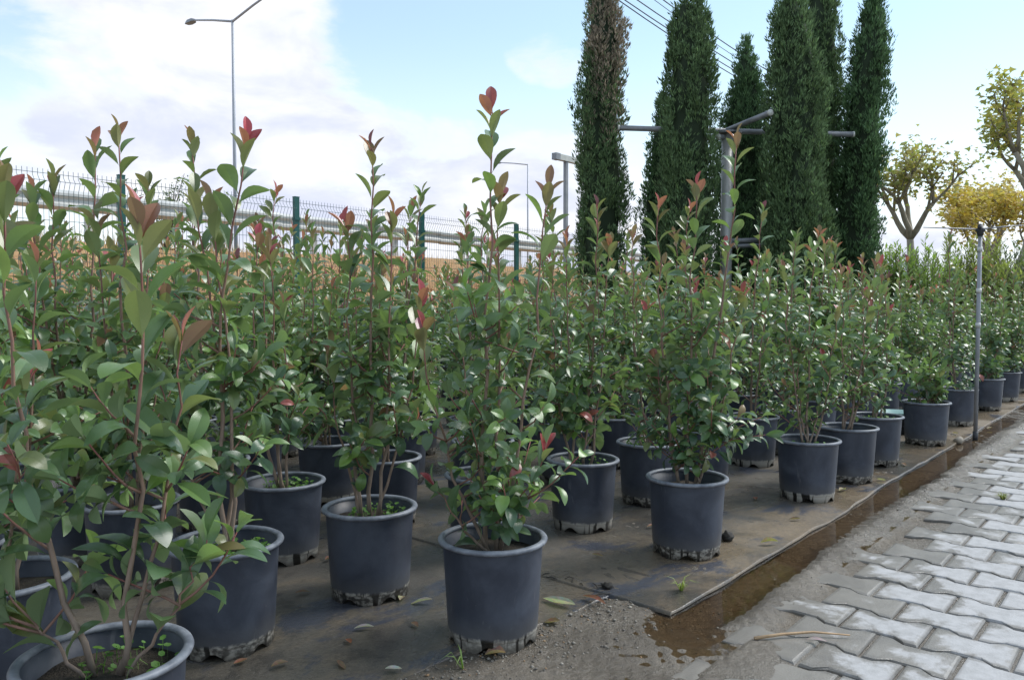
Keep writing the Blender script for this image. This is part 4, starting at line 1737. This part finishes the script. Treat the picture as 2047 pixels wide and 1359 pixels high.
def dead_leaf(k, u, v, L, w, color, rz, curl, label, group=None):
    r = random.Random(1200 + k)
    ys = np.linspace(0, 1, 9)
    V_, F_ = [], []
    ph = r.uniform(0, 3)
    for y in ys:
        ww = w * math.sin(PI * min(1, y * .96 + .02)) ** .75
        for c in (-1, -.5, 0, .5, 1):
            z = 0.004 + abs(c) * ww * curl + L * 0.06 * math.sin(3 * y + ph) + L * .05
            V_.append((c * ww * (1 - .25 * curl * abs(c)), (y - .5) * L, max(0.001, z)))
    for i in range(8):
        for k2 in range(4):
            F_.append((i * 5 + k2, i * 5 + k2 + 1, i * 5 + k2 + 6, i * 5 + k2 + 5))
    cols = [tuple(x * r.uniform(.75, 1.2) for x in color) for _ in V_]
    z0 = 0.0095 if (v > 1.25 and u > 2.24) else (0.0055 if v > 1.475 + (2.24 - u) * .115 else max(0.003, float(mud_height(np.array(u), np.array(v))) + .002))
    o = obj('dead_leaf', mesh_from('dead_leaf', V_, F_, M['soft_leaf'], cols), None, (u, v, z0))
    o.rotation_euler = (r.gauss(0, .08), r.gauss(0, .08), rz)
    tag(o, label, 'leaf', group)


BROWN, RUST, GREY, PALEG = (0.20, 0.12, 0.07), (0.25, 0.085, 0.05), (0.38, 0.36, 0.32), (0.48, 0.50, 0.42)
AX = VIEW - PI / 2
dead_leaf(0, 2.06, 1.57, 0.12, 0.020, PALEG, AX + 1.0, 0.9, 'large pale curled dead leaf lying on the mat corner')
dead_leaf(1, 2.15, 1.49, 0.10, 0.014, RUST, AX + 0.75, 0.5, 'narrow reddish dead leaf lying next to the large pale curled leaf')
dead_leaf(2, 1.63, 1.47, 0.06, 0.020, (0.30, 0.17, 0.12), AX + 1.5, 0.9, 'folded tan leaf touching the base of the corner pot')
dead_leaf(3, 1.92, 1.49, 0.05, 0.018, BROWN, AX + 1.3, 0.5, 'brown leaf at the mat edge beside the corner pot')
dead_leaf(4, 1.76, 1.92, 0.075, 0.013, GREY, AX + 1.5, 0.6, 'grey curled leaf on the mat between the corner pot and pinkish tipped shrub')
NEAR = [(0.63, 1.62, 'large near shrub'), (1.18, 2.14, 'clover pot'), (1.72, 2.14, 'pinkish tipped shrub'), (1.73, 1.57, 'corner pot'), (2.35, 2.18, 'half hidden pot'), (2.85, 1.52, 'lime-streaked pot'),
        (1.75, 2.72, 'third row weedy pot'), (4.08, 1.48, 'slender airy shrub'), (5.26, 1.48, 'saucer stack shrub'), (6.77, 1.19, 'sprinkler riser')]


def leaf_label(u, v, L, c):
    name = {RUST: 'rust red', BROWN: 'brown', GREY: 'grey', PALEG: 'pale'}.get(c, 'straw coloured')
    near = min(NEAR, key=lambda n: (n[0] - u) ** 2 + (n[1] - v) ** 2)[2]
    return ('tiny ' if L < .045 else 'small ') + name + ' dry fallen leaf on the mat near the ' + near


litter = [(1.74, 2.0, .04, .013, (0.4, .33, .2)), (1.50, 1.90, .06, .009, GREY), (1.41, 1.86, .035, .010, RUST), (1.13, 1.98, .04, .012, RUST), (1.19, 1.88, .05, .013, BROWN), (1.38, 1.62, .045, .012, PALEG), (1.83, 2.53, .05, .012, RUST),
          (3.85, 1.66, .05, .012, RUST), (4.33, 1.38, .07, .016, (.38, .34, .2)), (1.62, 1.80, .04, .01, BROWN), (2.55, 1.75, .045, .01, BROWN), (3.3, 1.75, .04, .01, BROWN), (1.30, 1.75, .05, .01, BROWN), (1.0, 1.75, .06, .014, RUST),
          (3.6, 1.36, .05, .01, BROWN), (4.75, 1.30, .05, .014, (.34, .30, .2)), (5.3, 1.32, .06, .014, BROWN), (2.6, 2.4, .05, .012, BROWN), (3.05, 1.80, .05, .01, RUST), (1.55, 2.3, .05, .012, BROWN), (6.9, 1.35, .05, .014, BROWN), (7.4, 1.2, .06, .014, BROWN)]
for k, (u, v, L, w, c) in enumerate(litter):
    dead_leaf(20 + k, u, v, L, w, c, random.Random(k).uniform(0, 6.28), random.Random(k + 9).uniform(.2, .9), leaf_label(u, v, L, c), 'dry fallen leaves scattered on the mat')
dead_leaf(60, 2.33, 0.81, 0.055, 0.009, (0.42, 0.33, 0.33), AX + 1.25, 0.3, 'pinkish fallen leaf on the pavers beside the dry stick')
dead_leaf(61, 3.16, 1.30, 0.075, 0.016, (0.30, 0.24, 0.09), AX + 1.7, 0.9, 'crumpled yellow dry leaf near the black clod')

b = MB()
b.tube([(2.22, 0.955, 0.010), (2.30, 0.90, 0.012), (2.37, 0.835, 0.014), (2.43, 0.745, 0.010)], [.005, .0042, .0036, .0022], 6)
o = b.build('dry_stick', M['wood'])
tag(o, 'long thin dry stick lying across the wet pavers', 'stick')
b = MB()
b.tube([(1.83, 2.50, 0.016), (1.88, 2.55, 0.018), (1.92, 2.62, 0.016)], [.003, .0028, .002], 5)
tag(b.build('dry_stick', M['wood']), 'short reddish twig on the mat beside the third row pots', 'stick')


def lump(name, loc, s, mat, seed, label, cat, squash=.8):
    r = random.Random(seed)
    fn = sines(r, 8, 1.5, 4.5)
    V_, F_ = [], []
    n, m = 9, 14
    for i in range(n):
        t = PI * i / (n - 1)
        for k in range(m):
            p = 2 * PI * k / m
            x, y, z = math.sin(t) * math.cos(p), math.sin(t) * math.sin(p), math.cos(t)
            q = s * (1 + .22 * float(fn(x * 1.3 + z, y * 1.3 - z)))
            V_.append((x * q, y * q, (z + 0.75) * q * squash))
    for i in range(n - 1):
        for k in range(m):
            F_.append((i * m + k, (i + 1) * m + k, (i + 1) * m + (k + 1) % m, i * m + (k + 1) % m))
    o = obj(name, mesh_from(name, V_, F_, mat), None, loc)
    return tag(o, label, cat)


lump('soil_clod', (3.10, 1.46, 0.008), 0.026, M['clod'], 1, 'black lump of soil on the mat by the lime-streaked pot', 'clod')
lump('soil_clod', (2.29, 1.53, 0.008), 0.020, M['clod'], 2, 'small black clod at the overlapping mat corner', 'clod', .5)
lump('stone', (6.50, 1.25, 0.0), 0.032, M['stone'], 3, 'rounded tan stone at the mat edge near the sprinkler riser', 'stone')
lump('stone', (2.58, 2.93, 0.007), 0.013, M['stone'], 4, 'small round tan pebble on the mat behind the pinkish tipped shrub', 'stone')

# black fabric ends bunched where the two mats meet
r = random.Random(64)
b = MB()
for i in range(16):
    u, v = 2.24 + r.gauss(0.015, .025), 1.50 + 0.04 * i + r.gauss(0, .01)
    a = r.uniform(0, 6.28)
    q = Vector((math.cos(a), math.sin(a), 0)) * r.uniform(.012, .035)
    p = Vector((u, v, 0.0095))
    b.tube([p - q, p + Vector((0, 0, r.uniform(.003, .010))), p + q], [.0012, .0022, .0012], 5)
fr = b.build('frayed_seam', M['clod'])
tag(fr, 'black frayed threads along the seam where the two mats overlap', 'frayed fabric', kind='stuff')


def grass_tuft(k, loc, n, h, color, label):
    r = random.Random(1500 + k)
    b = MB()
    for _ in range(n):
        a = r.uniform(0, 6.28)
        o = Vector((math.cos(a), math.sin(a), 0))
        s = Vector((-o.y, o.x, 0)) * 0.0022
        L = h * r.uniform(.5, 1.1)
        p0 = o * r.uniform(0, .008)
        p1 = p0 + o * L * .35 + Vector((0, 0, L * .6))
        p2 = p0 + o * L * r.uniform(.7, 1.0) + Vector((0, 0, L * r.uniform(.3, .8)))
        g = r.uniform(.75, 1.25)
        b.add([p0 - s, p0 + s, p1 + s, p1 - s, p2], [(0, 1, 2, 3), (3, 2, 4)], tuple(x * g for x in color))
    o = b.build('weed_tuft', M['soft_leaf'], None, True, True, loc)
    tag(o, label, 'weed')


grass_tuft(0, (2.44, 1.32, 0.006), 16, 0.07, (0.20, 0.25, 0.06), 'small yellow green grass weed on the mat tip')
grass_tuft(1, (4.74, 0.70, -0.004), 40, 0.05, (0.19, 0.20, 0.07), 'low grass weed growing in a joint between the pavers')
grass_tuft(2, (1.52, 1.49, 0.0), 5, 0.08, (0.13, 0.24, 0.04), 'thin green grass blade in the earth beside the corner pot')

# gravel pressed into the earth in front of the left mat and along the gutter
r = random.Random(52)
b = MB()
OCT = [(1, 0, 0), (0, 1, 0), (-1, 0, 0), (0, -1, 0), (0, 0, 1), (0, 0, -1)]
OF = [(0, 1, 4), (1, 2, 4), (2, 3, 4), (3, 0, 4), (1, 0, 5), (2, 1, 5), (3, 2, 5), (0, 3, 5)]
for i in range(1500):
    if i < 1050:
        u = r.uniform(1.2, 2.45)
        v = float(edge_left(np.array(u))) - abs(r.gauss(0, .15)) - .005
    else:
        u = r.uniform(2.3, 9.0)
        v = 1.05 + r.gauss(0, .05) if r.random() < .6 else 1.215 + r.gauss(0, .02)
    if v < .75 or (u > 2.26 and v > 1.235):
        continue
    s = min(.011, .0016 + abs(r.gauss(0, .0022))) * (1 if i < 1050 else .8)
    z = float(mud_height(np.array(u), np.array(v)))
    a = r.uniform(0, 6.28)
    ca, sa = math.cos(a), math.sin(a)
    sx, sy, sz = s * r.uniform(.8, 1.4), s * r.uniform(.7, 1.1), s * r.uniform(.5, .8)
    c = mixc((.13, .12, .105), (.38, .35, .30), r.random() ** 2)
    if r.random() < .1:
        c = (.30, .19, .10)
    b.add([(u + (x * sx * ca - y * sy * sa), v + (x * sx * sa + y * sy * ca), z + q * sz + sz * .3) for x, y, q in OCT], OF, c)
gv = b.build('gravel', attr_material('gravel_stone', .75), None, True, True)
tag(gv, 'fine gravel and grit pressed into the wet earth', 'gravel', kind='stuff')
